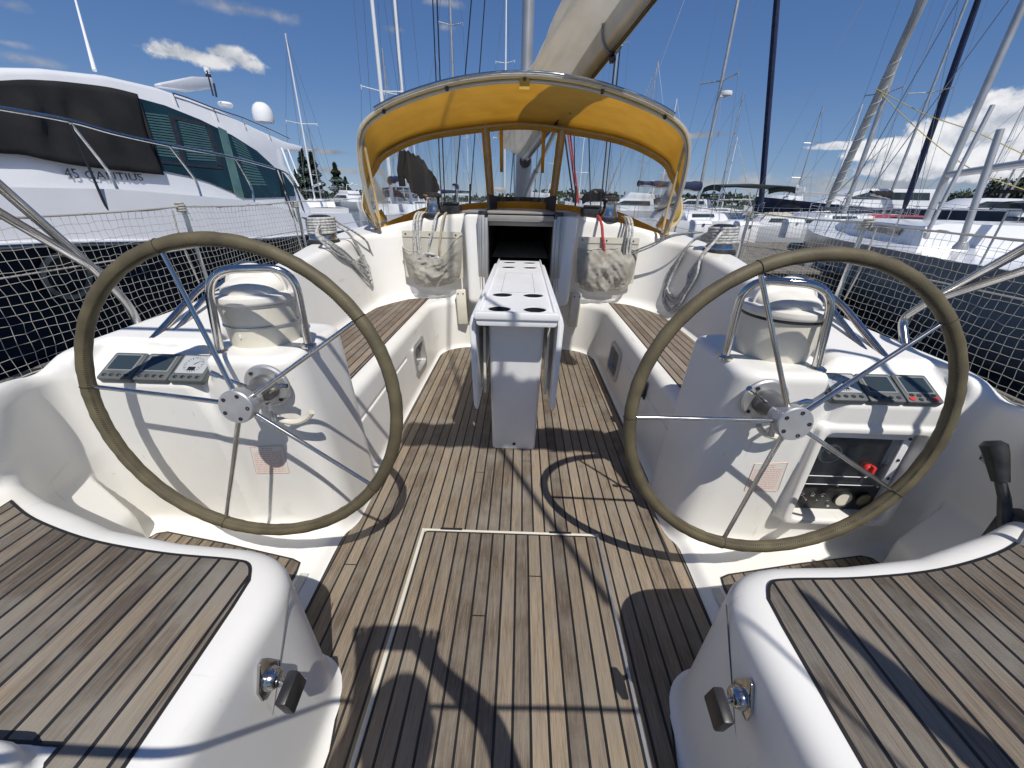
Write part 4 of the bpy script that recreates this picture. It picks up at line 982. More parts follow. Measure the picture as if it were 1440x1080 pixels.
for c0 in (ca, cb_):
    for dx0, dx1, m_, o_, nm in ((-.042, .042, YELD, .006, 'zip_flap'), (-.020, .020, mixed('zip tape beige', (.62, .56, .44), (.52, .46, .36), 14, .7), .012, 'zip_cover')):
        mb = MB(); L0 = [fp(c0, t)+Vector((dx0-.0*t, -o_, 0)) for t in np.linspace(.0, 1.04, 16)]; L1 = [fp(c0, t)+Vector((dx1, -o_, 0)) for t in np.linspace(.0, 1.04, 16)]
        mb.grid([L0, L1]); build(nm, mb, m_, HD, solid=.003)
for x in (-.22, .20):
    mb = MB(); p = Vector((x, 4.50, 1.88)); mb.grid([[p+Vector((-.018, 0, 0)), p+Vector((-.012, .02, -.36))], [p+Vector((.018, 0, 0)), p+Vector((.022, .02, -.36))]]); build('window_strap', mb, YELD, HD, solid=.004)
mb = MB(); p = Vector((0, 3.32, 2.045)); mb.box((-.035, 3.305, 1.955), (.035, 3.318, 2.05)); build('centre_patch', mb, YELD, HD)
for s in (-1, 1):
    mb = MB(); mb.tube(smooth_path([(s*1.215, 3.40, 1.70), (s*1.20, 3.44, 1.40), (s*1.185, 3.45, 1.22), (s*1.165, 3.42, 1.06)], 6), .011, 8); build('side_strap', mb, mixed('tan webbing', (.50, .38, .20), (.42, .32, .17), 30, .8), HD)
    # low skirt and small side window between the hoops
    mb = MB(); mb.grid([[(s*1.205, 3.40, 1.05), (s*1.235, 3.395, 1.12)], [(s*1.255, 3.9, 1.07), (s*1.30, 3.9, 1.16)]]); build('hood_skirt', mb, YEL, HD, solid=.003)
    mb = MB(); mb.lathe([(.02, 0), (.02, .02), (.01, .03)], (s*1.18, 3.42, 1.04), n=12); build('hoop_foot', mb, STEEL, HD)
# dark crumpled sail bag leaning behind the port window
sb = thing_w('sail_bag', 'dark grey crumpled sail bag on the port side deck behind the left hood window', 'bag', (-.95, 5.3, 1.2))
mb = MB(); rows = []
b0, b1 = at(570, 228, Y=5.6), at(615, 268, Y=5.5)
for i in range(15):
    t = i/14; c = b0.lerp(b1, t)+Vector((0, 0, -.05*math.sin(t*3))); r = .20*math.sin(PI*(t*.80+.18))**.7
    rows.append([c+Vector((r*.5*math.cos(a)+.02*math.sin(3*a+i), r*.5*math.sin(a)*.6, r*math.cos(a)*.2+r*math.sin(a)+.02*math.sin(5*a+i*2))) for a in np.linspace(0, 2*PI, 17)[:-1]])
mb.grid(rows, closed=True); build('bag_cloth', mb, CANV, sb)
mb = MB(); mb.tube([at(566, 212, Y=5.6), at(563, 240, Y=5.6), at(566, 262, Y=5.6)], .045, 8); build('rolled_end', mb, CANV, sb)

# ------------------------------------------------------------------ mast, boom, mainsail, standing rigging
mb = MB(); rows = []
for z in (1.16, 3, 8, 16):
    rows.append([(.012+.070*math.cos(a), 5.9-.03*(z-1)+.11*math.sin(a), z) for a in np.linspace(0, 2*PI, 21)[:-1]])
mb.grid(rows, closed=True); MA = build('mast', mb, ALUW, BOAT)
mb = MB(); mb.tube([(.012, 5.86, 1.10), (.012, 5.86, 1.22), (.012, 5.84, 1.9)], [.15, .115, .10], 18); build('mast_step_fitting', mb, ALUW, MA)
mb = MB(); mb.tube([(.03, 5.6, 1.30), (.33, 4.7, 1.93)], .022, 10); mb.tube([(.03, 5.6, 1.30), (.16, 5.2, 1.58)], .032, 10); build('boom_vang', mb, ALUW, MA)
for z in (3.36, 7.6, 11.5):
    for s in (-1, 1):
        mb = MB(); mb.tube([(.01+s*.06, 5.83, z), (.01+s*(.335 if z < 4 else .8), 5.62, z+.02)], [.018, .010], 8); mb.tube([(.01+s*(.33 if z < 4 else .8), 5.62, z-.04), (.01+s*(.33 if z < 4 else .8), 5.62, z+.05)], .008, 6); build('spreader', mb, WIRE, MA)
mb = MB(); mb.lathe([(.05, -.03), (.075, -.03), (.075, .03), (.05, .03)], (.03, 5.74, 1.72), (0, -1, 0), 20); mb.lathe([(0, 0), (.02, 0), (.02, .09), (0, .09)], (.03, 5.74, 1.72), (0, -1, 0), 12); build('mast_winch', mb, DARKM, MA)
for x0, x1, z0, z1 in ((-.10, -.14, 1.3, 2.6), (.16, .20, 1.25, 2.5), (.22, .30, 1.25, 2.7), (-.16, -.10, 1.22, 2.2)):
    mb = MB(); mb.tube([(x0, 5.6, z0), (x1, 5.7, z1)], .007, 6); build('halyard', mb, WIRE, MA)
for x0, x1 in ((.56, .40), (.60, .44), (.62, .47)):
    mb = MB(); mb.tube([(x0+.05, 5.0, 1.25), (x1-.10, 5.3, 2.7)], .010, 6); build('halyard', mb, ROPER if x0 != .56 else WIREB, MA)
# boom swung slightly to starboard
g0 = Vector((.02, 5.75, 1.82)); g1 = Vector((.93, 2.2, 2.60)); bd = (g1-g0).normalized(); bx = bd.cross(Vector((0, 0, 1))).normalized(); bz = bx.cross(bd)
if bz.z < 0: bz = -bz
g2 = g0+bd*4.6
mb = MB(); rows = []
for t in np.linspace(0, 1, 8):
    p = g0.lerp(g2, t); rows.append([p+bx*.075*math.cos(a)+bz*.115*math.sin(a) for a in np.linspace(0, 2*PI, 21)[:-1]])
mb.grid(rows, closed=True); mb.add(rows[-1], [tuple(range(20))]); BM = build('boom', mb, ALUW, BOAT)
mb = MB(); mb.tube([p-bz*.125 for p in (g0+bd*.2, g0+bd*4.4)], .009, 6); mb.tube([p-bz*.135+bx*.02 for p in (g0+bd*.3, g0+bd*4.2)], .006, 6); build('reefing_lines', mb, WIREB, BM)
for t in (1.6, 2.4, 3.2, 3.7):
    p = g0+bd*t; mb = MB(); mb.tube([p-bz*.11, p-bz*.16, p-bz*.17+bd*.03], .016, 8); mb.lathe([(.026, -.01), (.026, .01)], p-bz*.155, bx, 12); build('boom_block', mb, DARKM, BM)
    mb = MB(); mb.tube([p+bx*.085*math.cos(a)+bz*.125*math.sin(a) for a in np.linspace(0, 2*PI, 17)[:-1]], .007, 6, closed=True); build('sail_tie', mb, WIRE, BM)
# flaked mainsail hanging in folds over the boom
mb = MB(); rows = []
NL, NK = 70, 40
for i in range(NL+1):
    t = i/NL; p = g0+bd*(.05+4.45*t)+bz*.20
    row = []
    for k in range(NK):
        a = 2*PI*k/NK; rx = .20+.025*math.sin(t*7); rz = .17+.03*math.sin(t*5+1); drop = 0
        f = 1+.13*math.sin(3*a+t*9)+.07*math.sin(7*a+t*14)+.05*math.sin(11*a-t*23)
        x = rx*f*math.cos(a)-.11; z = rz*f*math.sin(a)
        if math.cos(a) < 0: z -= .10*(-math.cos(a))**1.3*(1+.3*math.sin(t*9)); x -= .03
        row.append(p+bx*(-x if bx.x < 0 else x)+bz*z+bd*.02*math.sin(5*a))
    rows.append(row)
mb.grid(rows, closed=True); mb.add(rows[0], [tuple(range(NK))]); mb.add(rows[-1], [tuple(range(NK))]); build('mainsail', mb, SAILC, BOAT, ang=60)
# shrouds in black rod, backstay, topping lift
for s in (-1, 1):
    for (x0, y0, z0), (x1, y1, z1), r in (((1.02, 5.55, 1.0), (.90, 5.55, 11), .008), ((1.08, 5.62, 1.0), (.95, 5.55, 11), .007), ((.83, 5.0, 1.0), (.05, 5.7, 7.6), .007), ((.62, 4.98, 1.2), (.04, 5.7, 7.4), .006)):
        mb = MB(); mb.tube([(s*x0+.01, y0, z0), (s*x1+.01, y1, z1)], r, 6); mb.tube([(s*x0+.01, y0, z0-.02), (s*(x0+(x1-x0)*.02)+.01, y0, z0+.22)], r*2.0, 8); build('shroud', mb, WIREB, BOAT)
mb = MB(); mb.tube([(1.05, -.70, .75), (.888, -.475, 2.19), (.887, -.473, 2.2), (.776, -.32, 3.2), (.664, -.165, 4.2), (.02, 5.45, 16)], [.005, .005, .017, .017, .015, .008], 8); build('backstay', mb, WIREB, BOAT)
# unseen staff and tapered roll added to cast the widening shadow on the starboard seat
mb = MB(); mb.tube([(.915, -.155, 1.15), (.934, -.197, 1.3), (1.06, -.48, 2.2)], .007, 8); mb.tube([(.915, -.155, 1.15), (.90, -.2, .74)], .012, 8); FS = build('seat_shadow_staff', mb, DOCKW, BOAT)
mb = MB(); rows = []
for i in range(14):
    t = i/13; c = Vector((.934, -.197, 1.3)).lerp(Vector((1.06, -.48, 2.2)), t*.98); q = .034*(1-t)+.008
    rows.append([c+Vector(((q+.006*math.sin(3*a+i))*math.cos(a), q*.8*math.sin(a), 0)) for a in np.linspace(0, 2*PI, 13)[:-1]])
mb.grid(rows, closed=True); build('seat_shadow_roll', mb, CANVB, FS)
# ------------------------------------------------------------------ water, far shore, dock
def big_plane(name, z, r, m, kind='structure'):
    mb = MB(); mb.add([(-r, -r, z), (r, -r, z), (r, r, z), (-r, r, z)], [(0, 1, 2, 3)]); return tag(build(name, mb, m), kind=kind)
WAT = mixed('harbour water', (.012, .022, .028), (.018, .032, .034), .3, .06); n, l, b = nodes(WAT)
tc = n.new('ShaderNodeTexCoord'); t = n.new('ShaderNodeTexNoise'); t.inputs['Scale'].default_value = 1.6; t.inputs['Detail'].default_value = 6; l.new(tc.outputs['Object'], t.inputs['Vector'])
bp = n.new('ShaderNodeBump'); bp.inputs['Distance'].default_value = .12; l.new(t.outputs['Fac'], bp.inputs['Height']); l.new(bp.outputs[0], b.inputs['Normal'])
big_plane('water', -.55, 3000, WAT)
mb = MB(); xs_ = np.linspace(-700, 900, 160); rows = [[], [], []]
for x in xs_:
    y = 330+40*math.sin(x*.004); rows[0].append((x, y, -.56)); rows[1].append((x, y+3, .4)); rows[2].append((x, y+160, 2.5))
mb.grid(rows); tag(build('far_shore', mb, GREENB), kind='structure')
mb = MB(); r_ = random.Random(3)
for k in range(2600):
    x = r_.uniform(-700, 900); y = 340+40*math.sin(x*.004)+r_.uniform(0, 60); hh = 4.5+3.0*math.sin(x*.013)+2.2*math.sin(x*.041)+r_.uniform(0, 4); w_ = r_.uniform(2, 5)
    for j in range(5):
        c = Vector((x+r_.uniform(-1, 1)*w_*.6, y, r_.uniform(.3, 1)*hh)); q = r_.uniform(.8, 2.2)
        a = Vector((r_.gauss(0, 1), r_.gauss(0, .4), r_.gauss(0, 1))).normalized()*q; b_ = Vector((r_.gauss(0, 1), r_.gauss(0, .4), r_.gauss(0, 1))).normalized()*q
        mb.add([c-a, c+b_, c+a, c-b_*.8], [(0, 1, 2, 3)])
tag(build('far_wood', mb, GREENB, fixn=False), 'low green wood along the far harbour shore', 'wood', kind='stuff')
def conifer(loc, h, w_, lab, seed):
    t = thing('conifer_tree', lab, 'tree', loc, group='conifers on the port shore'); r_ = random.Random(seed)
    mb = MB(); mb.tube([(0, 0, 0), (.05, 0, h*.5), (0, 0, h*.97)], [h*.022, h*.013, .02], 8); build('trunk', mb, BARK, t)
    mb = MB()
    for k in range(3400):
        f = r_.random()**.75; z = h*(.10+.90*f); tier = .72+.28*math.sin(f*34); R_ = w_*(1-f)**.85*tier*(.35+.65*r_.random()**.5)+.05; a = r_.uniform(0, 2*PI)
        d = Vector((math.cos(a), math.sin(a), -.28)); p = Vector((d.x*R_, d.y*R_, z-.18*R_)); q = r_.uniform(.18, .42)*h/11; sd = Vector((-d.y, d.x, r_.uniform(-.4, .4)))*q*.55
        mb.add([p-d*q*.6, p+sd, p+d*q, p-sd], [(0, 1, 2, 3)])
    build('crown', mb, GREEN, t, fixn=False); return t
for i, (u, v, Y, h, w_, lab) in enumerate(((432, 262, 70, 8.2, 2.2, 'tall dark conifer rising behind the stern of the white motor yacht'), (445, 262, 72, 7.8, 2.4, 'second dark conifer just right of the tallest one behind the motor yacht'),
        (420, 262, 74, 5.4, 2.1, 'short conifer half hidden by the stern of the white motor yacht'), (477, 275, 75, 6.6, 2.7, 'dark cone-shaped conifer standing alone left of the yellow sprayhood'), (489, 276, 78, 4.6, 1.6, 'small conifer beside the lone dark one left of the sprayhood'))):
    p = at(u, v, Y=Y); conifer((p.x, Y, -.5), h+.6, w_, lab, i+5)
def bush_tree(loc, h, w_, lab, seed):
    t = thing('broadleaf_tree', lab, 'tree', loc, group='trees on the starboard shore'); r_ = random.Random(seed)
    mb = MB(); mb.tube([(0, 0, 0), (.1, 0, h*.4), (0, 0, h*.7)], [h*.04, h*.025, .04], 8)
    for k in range(4): a = k*1.6; mb.tube([(0, 0, h*.35), (math.cos(a)*w_*.4, math.sin(a)*w_*.4, h*.7)], [h*.018, .03], 6)
    build('trunk', mb, BARK, t); mb = MB(); cl = [(r_.uniform(-.6, .6)*w_, r_.uniform(-.5, .5)*w_, h*r_.uniform(.45, .85), w_*r_.uniform(.3, .5)) for _ in range(9)]
    for k in range(2200):
        x, y, z, R_ = r_.choice(cl); d = Vector((r_.gauss(0, 1), r_.gauss(0, 1), r_.gauss(0, .8))).normalized()*R_*r_.uniform(.5, 1.05); p = Vector((x, y, z))+d; q = r_.uniform(.12, .3)*h/7
        a = Vector((r_.gauss(0, 1), r_.gauss(0, 1), r_.gauss(0, 1))).normalized()*q; b_ = Vector((r_.gauss(0, 1), r_.gauss(0, 1), r_.gauss(0, 1))).normalized()*q; mb.add([p-a, p+b_, p+a, p-b_], [(0, 1, 2, 3)])
    build('crown', mb, GREENB, t, fixn=False)
for i, (u, Y, h, w_, lab) in enumerate(((1392, 95, 8.5, 5, 'rounded dark tree on the far right shore, left of the last'), (1418, 100, 9.5, 6, 'broad dark tree on the far right shore nearest the photo edge'), (1345, 110, 6.5, 5, 'low dark tree on the right shore behind the grey pole'))):
    p = at(u, 300, Y=Y); bush_tree((p.x, Y, -.5), h, w_, lab, i+40)
# floating docks
def dock(lo, hi, lab, n_=None):
    t = thing_w('dock', lab, 'dock', ((lo[0]+hi[0])/2, (lo[1]+hi[1])/2, -.55)); mb = MB()
    mb.box((lo[0]+.05, lo[1]+.05, -.6), (hi[0]-.05, hi[1]-.05, hi[2]-.08)); build('dock_float', mb, mat('dock float', (.16, .16, .16), .8), t)
    along_x = (hi[0]-lo[0]) < (hi[1]-lo[1]); mb = MB()
    if along_x:
        y = lo[1]
        while y < hi[1]: mb.box((lo[0], y, hi[2]-.05), (hi[0], min(hi[1], y+.14), hi[2]+random.uniform(0, .006))); y += .155
    else:
        y = lo[1]
        while y < hi[1]: mb.box((lo[0], y, hi[2]-.05), (hi[0], min(hi[1], y+.30), hi[2]+random.uniform(0, .008))); y += .36
    tag(build('dock_planks', mb, DOCKW, t, fixn=False)); return t
dock((3.3, 8.6, -.2), (13.5, 16.2, .02), 'weathered grey plank dock with white dock boxes right of the sprayhood')
dock((-3.55, -2.5, -.2), (-2.45, 7.8, -.05), 'narrow grey finger dock between the sailboat and the white motor yacht')
def dock_box(u, v, Z, w_, d_, h_, lab):
    p = at(u, v, Z=Z); t = thing('dock_box', lab, 'dock box', (p.x, p.y+d_/2, Z), .1, 'white dock boxes')
    mb = MB(); mb.prism([(-w_/2+.03, -d_/2+.02, 0), (w_/2-.03, -d_/2+.02, 0), (w_/2-.03, d_/2-.02, 0), (-w_/2+.03, d_/2-.02, 0)], (0, 0, h_*.8)); build('box_body', mb, HULLW, t, bevel=.02)
    mb = MB(); mb.prism([(0-w_/2, -d_/2, h_*.8), (0-w_/2, d_/2, h_*.8), (-w_/2, d_/2-.1, h_), (-w_/2, -d_/2+.12, h_*.97)], (w_, 0, 0)); build('box_lid', mb, HULLW, t, bevel=.02)
    mb = MB(); mb.box((-.05, -d_/2-.01, h_*.70), (.05, -d_/2+.02, h_*.82)); build('hasp', mb, STEEL, t)
dock_box(984, 337, .02, .72, .5, .72, 'white dock box nearest the sprayhood edge on the grey dock')
dock_box(1048, 342, .02, .78, .5, .76, 'white dock box on the grey dock behind the wound starboard winch')
dock_box(1114, 335, .02, .78, .5, .80, 'tall white dock box in front of the cream upturned dinghy')
# dock fender on the charcoal yacht side
fd = at(1128, 372, Z=.05)
t = thing('fender', 'white and grey round fender against the dock beside the charcoal yacht', 'fender', (fd.x, fd.y, .05)); 
mb = MB(); mb.lathe([(0, 0), (.12, .03), (.19, .15), (.20, .30), (.20, .62), (.16, .78), (.07, .86), (0, .87)], (0, 0, 0), (1, .2, .05), n=24); build('fender_body', mb, HULLW, t); mb = MB(); mb.lathe([(0, 0), (.10, -.02), (.205, .14), (.205, .2)], (0, 0, 0), (1, .2, .05), n=24, caps=False); build('fender_end', mb, CHAR, t)

# ------------------------------------------------------------------ white motor yacht to port
MY = thing_w('motor_yacht', 'large white motor yacht with black windscreen cover, green tinted windows and radar dome', 'motor yacht', (-7.2, 4, -.55))
def V(u, v, X=-5.):
    if X > -5.3 and X > -5.41 and X != -5.44: return at(u, v, X=X)
    # cabin side leans inboard going up
    d = FW + RT*((u-720)/FF) - UP*((v-540)/FF); k = .38
    t = (X-CAM.x-k*(CAM.z-1.3))/(d.x+k*d.z); return CAM+d*t
gun = [(-5.6, -6, 1.55), (-5.1, -1, 1.42), (-5, 2, 1.33), tuple(V(0, 263)), tuple(V(165, 266)), tuple(V(283, 276)), tuple(V(355, 283)), tuple(V(430, 300))]
gun += [(-5.0, 12.2, .84)]
mb = MB(); rows = []
for (x, y, z) in gun:
    zr = float(np.interp(y, [-6, 3.8, 5.3, 8, 12], [1.15, .78, .67, .49, .42]))
    k = max(0, (-y)/6); x2 = -10+(-x-5)*.3+2*k
    rows.append([(x, y, z), (x+.07, y, z*.55+zr*.45), (x+.16, y, zr+.01), (-x-10-4.4+4.2*k if 0 else -9.4, y, zr+.01), (-9.4, y, z)])
mb.grid(rows); mb.add(rows[-1], [tuple(range(5))]); build('topsides', mb, HULLW, MY, ang=50)
mb = MB(); rows = []
for (x, y, z) in gun:
    zr = float(np.interp(y, [-6, 3.8, 5.3, 8, 12], [1.15, .78, .67, .49, .42])); rows.append([(x+.155, y, zr+.008), (x+.10, y, zr-.06), (x-.12, y, .05), (x-.35, y, -.7), (-9.1, y, -.7), (-9.4, y, zr)])
mb.grid(rows); mb.add(rows[-1], [tuple(range(6))]); build('lower_hull', mb, NAVY, MY, ang=50)
mb = MB(); mb.tube([(x+.16, y, float(np.interp(y, [-6, 3.8, 5.3, 8, 12], [1.15, .78, .67, .49, .42]))) for x, y, z in gun], .035, 8); RB = build('rub_rail', mb, HULLW, MY)
mb = MB(); mb.tube([(x+.195, y, float(np.interp(y, [-6, 3.8, 5.3, 8, 12], [1.15, .78, .67, .49, .42]))) for x, y, z in gun], .012, 8); build('rub_rail_insert', mb, STEEL, RB)
mb = MB(); mb.grid([[(x, y, z-.01), (-9.4, y, z-.01)] for x, y, z in gun]); build('side_deck', mb, HULLW, MY)
sup = [V(u, v, -5.5) for u, v in ((-420, 300), (-420, 200), (-160, 118), (0, 95), (60, 96), (150, 106), (220, 122), (300, 150), (360, 180), (400, 198), (428, 206), (424, 213), (398, 214), (402, 232), (418, 262), (440, 296), (435, 306), (340, 296), (165, 275), (0, 272))]
mb = MB(); mb.prism(sup, (-3.4, 0, 0)); build('superstructure', mb, HULLW, MY, bevel=.07, seg=3)
def panel(uvs, name, m_, X=-5.497, th=.02, parent=MY):
    mb = MB(); mb.prism([V(u, v, X) for u, v in uvs], (th, 0, 0)); return build(name, mb, m_, parent)
GLs = panel([(193, 138), (230, 148), (280, 168), (325, 190), (360, 212), (385, 235), (396, 258), (400, 277), (345, 279), (325, 270), (292, 256), (262, 247), (226, 240), (210, 190)], 'side_window', TGLASS)
blind = mixed('pale blind behind glass', (.065, .135, .13), (.05, .11, .105), 6, .35)
def slats(quad, name):
    mb = MB(); N_ = 16
    a, b_, c, d = [V(u, v, -5.470) for u, v in quad]
    for k in range(N_):
        t0, t1 = k/N_, (k+.62)/N_; mb.add([a.lerp(d, t0), b_.lerp(c, t0), b_.lerp(c, t1), a.lerp(d, t1)], [(0, 1, 2, 3)])
    tag(build(name, mb, blind, GLs, fixn=False), kind=None)
slats([(203, 158), (236, 162), (255, 224), (220, 220)], 'window_blind'); slats([(249, 166), (288, 175), (305, 228), (265, 226)], 'window_blind'); slats([(325, 192), (345, 204), (376, 262), (352, 262)], 'window_blind')
for pts in ([(236, 160), (243, 162), (262, 232), (255, 230)], [(243, 162), (292, 174), (294, 179), (245, 168)], [(290, 176), (296, 179), (313, 234), (306, 232)], [(205, 224), (312, 234), (312, 238), (206, 228)], [(306, 178), (318, 184), (343, 279), (330, 273)]):
    panel(pts, 'window_bar_and_reflection', BLACK if pts[0][0] != 306 else mixed('green reflection bar', (.10, .19, .17), (.07, .14, .13), 4, .2), -5.478, .012, GLs)  # the pale green strip is a reflection painted onto the glass
mb = MB(); rows = []
top = [(-400, 195), (-160, 128), (0, 113), (60, 113), (105, 117), (150, 123), (188, 132)]; bot = [(-400, 320), (-160, 222), (0, 216), (60, 225), (105, 233), (165, 240), (226, 246)]
for j in range(13):
    t = j/12; row = []
    tt_ = smooth_path([(u, v, 0) for u, v in top], 5); bb_ = smooth_path([(u, v, 0) for u, v in bot], 5)
    for i, (a, b_) in enumerate(zip(tt_, bb_)):
        q = a.lerp(b_, t); p = V(q.x, q.y, -5.47); fold = .03*math.sin(i*.55+t*2.2)*math.sin(PI*t)+.02*math.sin(i*1.3-t*5)*math.sin(PI*t); row.append(p+Vector((fold+.055, 0, 0)))
    rows.append(row)
mb.grid(rows); mb.add([rows[0][-1], rows[12][-1], rows[12][-1]-Vector((.05, 0, 0)), rows[0][-1]-Vector((.05, 0, 0))], [(0, 1, 2, 3)]); build('windscreen_cover', mb, CANV, MY, solid=.006)
# lettering
def text(s_, h_, p, ux_, uy_, m_, parent, name='lettering', ext=.002, italic=.25, sx=1.):
    cu = bpy.data.curves.new(name, 'FONT'); cu.body = s_; cu.size = h_; cu.extrude = ext; cu.shear = italic; cu.space_character = 1.05
    tmp = bpy.data.objects.new('tmp_text', cu); COL.objects.link(tmp); dg = bpy.context.evaluated_depsgraph_get(); me = bpy.data.meshes.new_from_object(tmp.evaluated_get(dg)); bpy.data.objects.remove(tmp)
    ux_ = Vector(ux_).normalized(); uy_ = Vector(uy_); uy_ = (uy_-ux_*uy_.dot(ux_)).normalized(); uz_ = ux_.cross(uy_)
    me.transform(Matrix(((ux_.x*sx, uy_.x, uz_.x, p[0]), (ux_.y*sx, uy_.y, uz_.y, p[1]), (ux_.z*sx, uy_.z, uz_.z, p[2]), (0, 0, 0, 1)))); me.name = name; me.materials.clear()
    return link(name, me, m_, parent)
a = V(94, 250, -5.470); b_ = V(195, 254, -5.470)
text('45', .165, a, b_-a, (-.38, 0, 1), mat('lettering grey', (.05, .055, .07), .4), MY); a2 = V(121, 251, -5.470); text('CANTIUS', .140, a2, b_-a, (-.38, 0, 1), mat('lettering grey', (.05, .055, .07), .4), MY, sx=1.38)
# bow rail
rail = [V(u, v, -5.04) for u, v in ((-300, 120), (-100, 137), (0, 152), (98, 170), (160, 187), (237, 204), (330, 222), (395, 240), (410, 252), (418, 270), (428, 300))]
mb = MB(); mb.tube(smooth_path(rail, 5), .022, 8); RL = build('bow_rail', mb, STEEL, MY)
for a, b_ in (((98, 172), (165, 266)), ((237, 204), (283, 276)), ((330, 222), (358, 285)), ((395, 240), (402, 288)), ((-100, 137), (-50, 262))):
    mb = MB(); mb.tube(round_path([V(*a, -5.04), V(b_[0]-(b_[0]-a[0])*.15, b_[1]-22, -5.04), V(*b_, -5.02)], .08, 4), .017, 8); build('rail_stanchion', mb, STEEL, RL)
mb = MB(); mb.tube([V(u, v, -5.47) for u, v in ((243, 131), (262, 137), (300, 152), (340, 165), (375, 180), (407, 195))], .013, 6)
for u, v in ((243, 131), (300, 152), (340, 165), (375, 180)): mb.tube([V(u, v, -5.47), V(u+6, v+15, -5.47)], .010, 5)
build('roof_rail', mb, STEEL, MY)
mb = MB(); mb.tube([V(396, 208, -5.45), V(408, 240, -5.45), V(420, 262, -5.45)], .022, 6); mb.tube([V(405, 210, -5.45), V(418, 244, -5.45)], .016, 6); build('hardtop_strut', mb, HULLW, MY)
wing = panel([(395, 240), (412, 262), (414, 276), (400, 276)], 'wing_window', TGLASS, -5.44, .02)
mb = MB(); p = V(92, 388, -4.95); mb.lathe([(.21, 0), (.25, .01), (.25, .03), (.205, .035), (.205, .0)], (-4.95, p.y, p.z), (1, 0, -.1), 32, caps=False); PH = build('porthole', mb, mixed('tarnished ring', (.38, .37, .32), (.26, .25, .21), 9, .5, .3), MY); mb = MB(); mb.lathe([(0, .005), (.208, .005)], (-4.95, p.y, p.z), (1, 0, -.1), 32); build('porthole_glass', mb, LCD, PH)
# mooring lines down from the rail
for a, b_ in (((99, 175), (172, 345)), ((388, 238), (420, 330)), ((392, 238), (420, 318)), ((178, 300), (205, 385))):
    mb = MB(); mb.tube([V(*a, -5.0), V(*b_, -4.93)], .014, 6); build('fender_line', mb, WIREB, MY)
# radar scanner, dome, light, aerial
c = V(268, 122, -6.6)
mb = MB(); M = Matrix.Translation(V(265, 118, -6.3)) @ Matrix.Rotation(.25, 4, 'Z'); 
a = V(226, 120, -6.3); b_ = V(301, 118, -6.3); d = b_-a
mb.prism([a+Vector((0, 0, -.02)), a+Vector((0, 0, .04)), a+d*.6+Vector((0, 0, .14)), b_+Vector((0, 0, .12)), b_+Vector((0, 0, -.08)), a+d*.5+Vector((0, 0, -.12))], (-.22, .1, 0)); RA = build('radar_scanner', mb, HULLW, MY, bevel=.03)
mb = MB(); a = V(296, 118, -6.4); mb.tube([a, a+Vector((0, 0, .22))], .05, 12); mb.tube([a+Vector((0, 0, .22)), a+Vector((0, 0, .30))], .06, 12); build('masthead_light', mb, HULLW, RA); mb = MB(); mb.tube([a+Vector((0, 0, .12)), a+Vector((0, 0, .18))], .054, 12); build('light_lens', mb, DARKM, RA)
c = V(372, 172, -6.3); r = .25*1.0
mb = MB(); mb.lathe([(r*.93, 0), (r, .06), (r, .20), (r*.93, .28), (r*.75, .37), (r*.45, .43), (0, .45)], c, n=32); build('satellite_dome', mb, HULLW, MY)
c = V(317, 147, -6.2); mb = MB(); mb.lathe([(.13, -.05), (.16, 0), (.13, .04), (0, .06)], c, n=20); build('gps_dome', mb, HULLW, MY)
mb = MB(); mb.tube([V(133, 99, -5.9), V(119, 48, -5.9), V(90, -60, -5.9)], [.028, .018, .01], 8); build('whip_aerial', mb, HULLW, MY)
mb = MB(); a = V(300, 135, -6.1); mb.tube([a, a+Vector((0, 0, .45))], .015, 6); mb.tube([a+Vector((0, .1, 0)), a+Vector((0, .12, .25))], .02, 6); build('whip_aerial', mb, DARKM, MY)

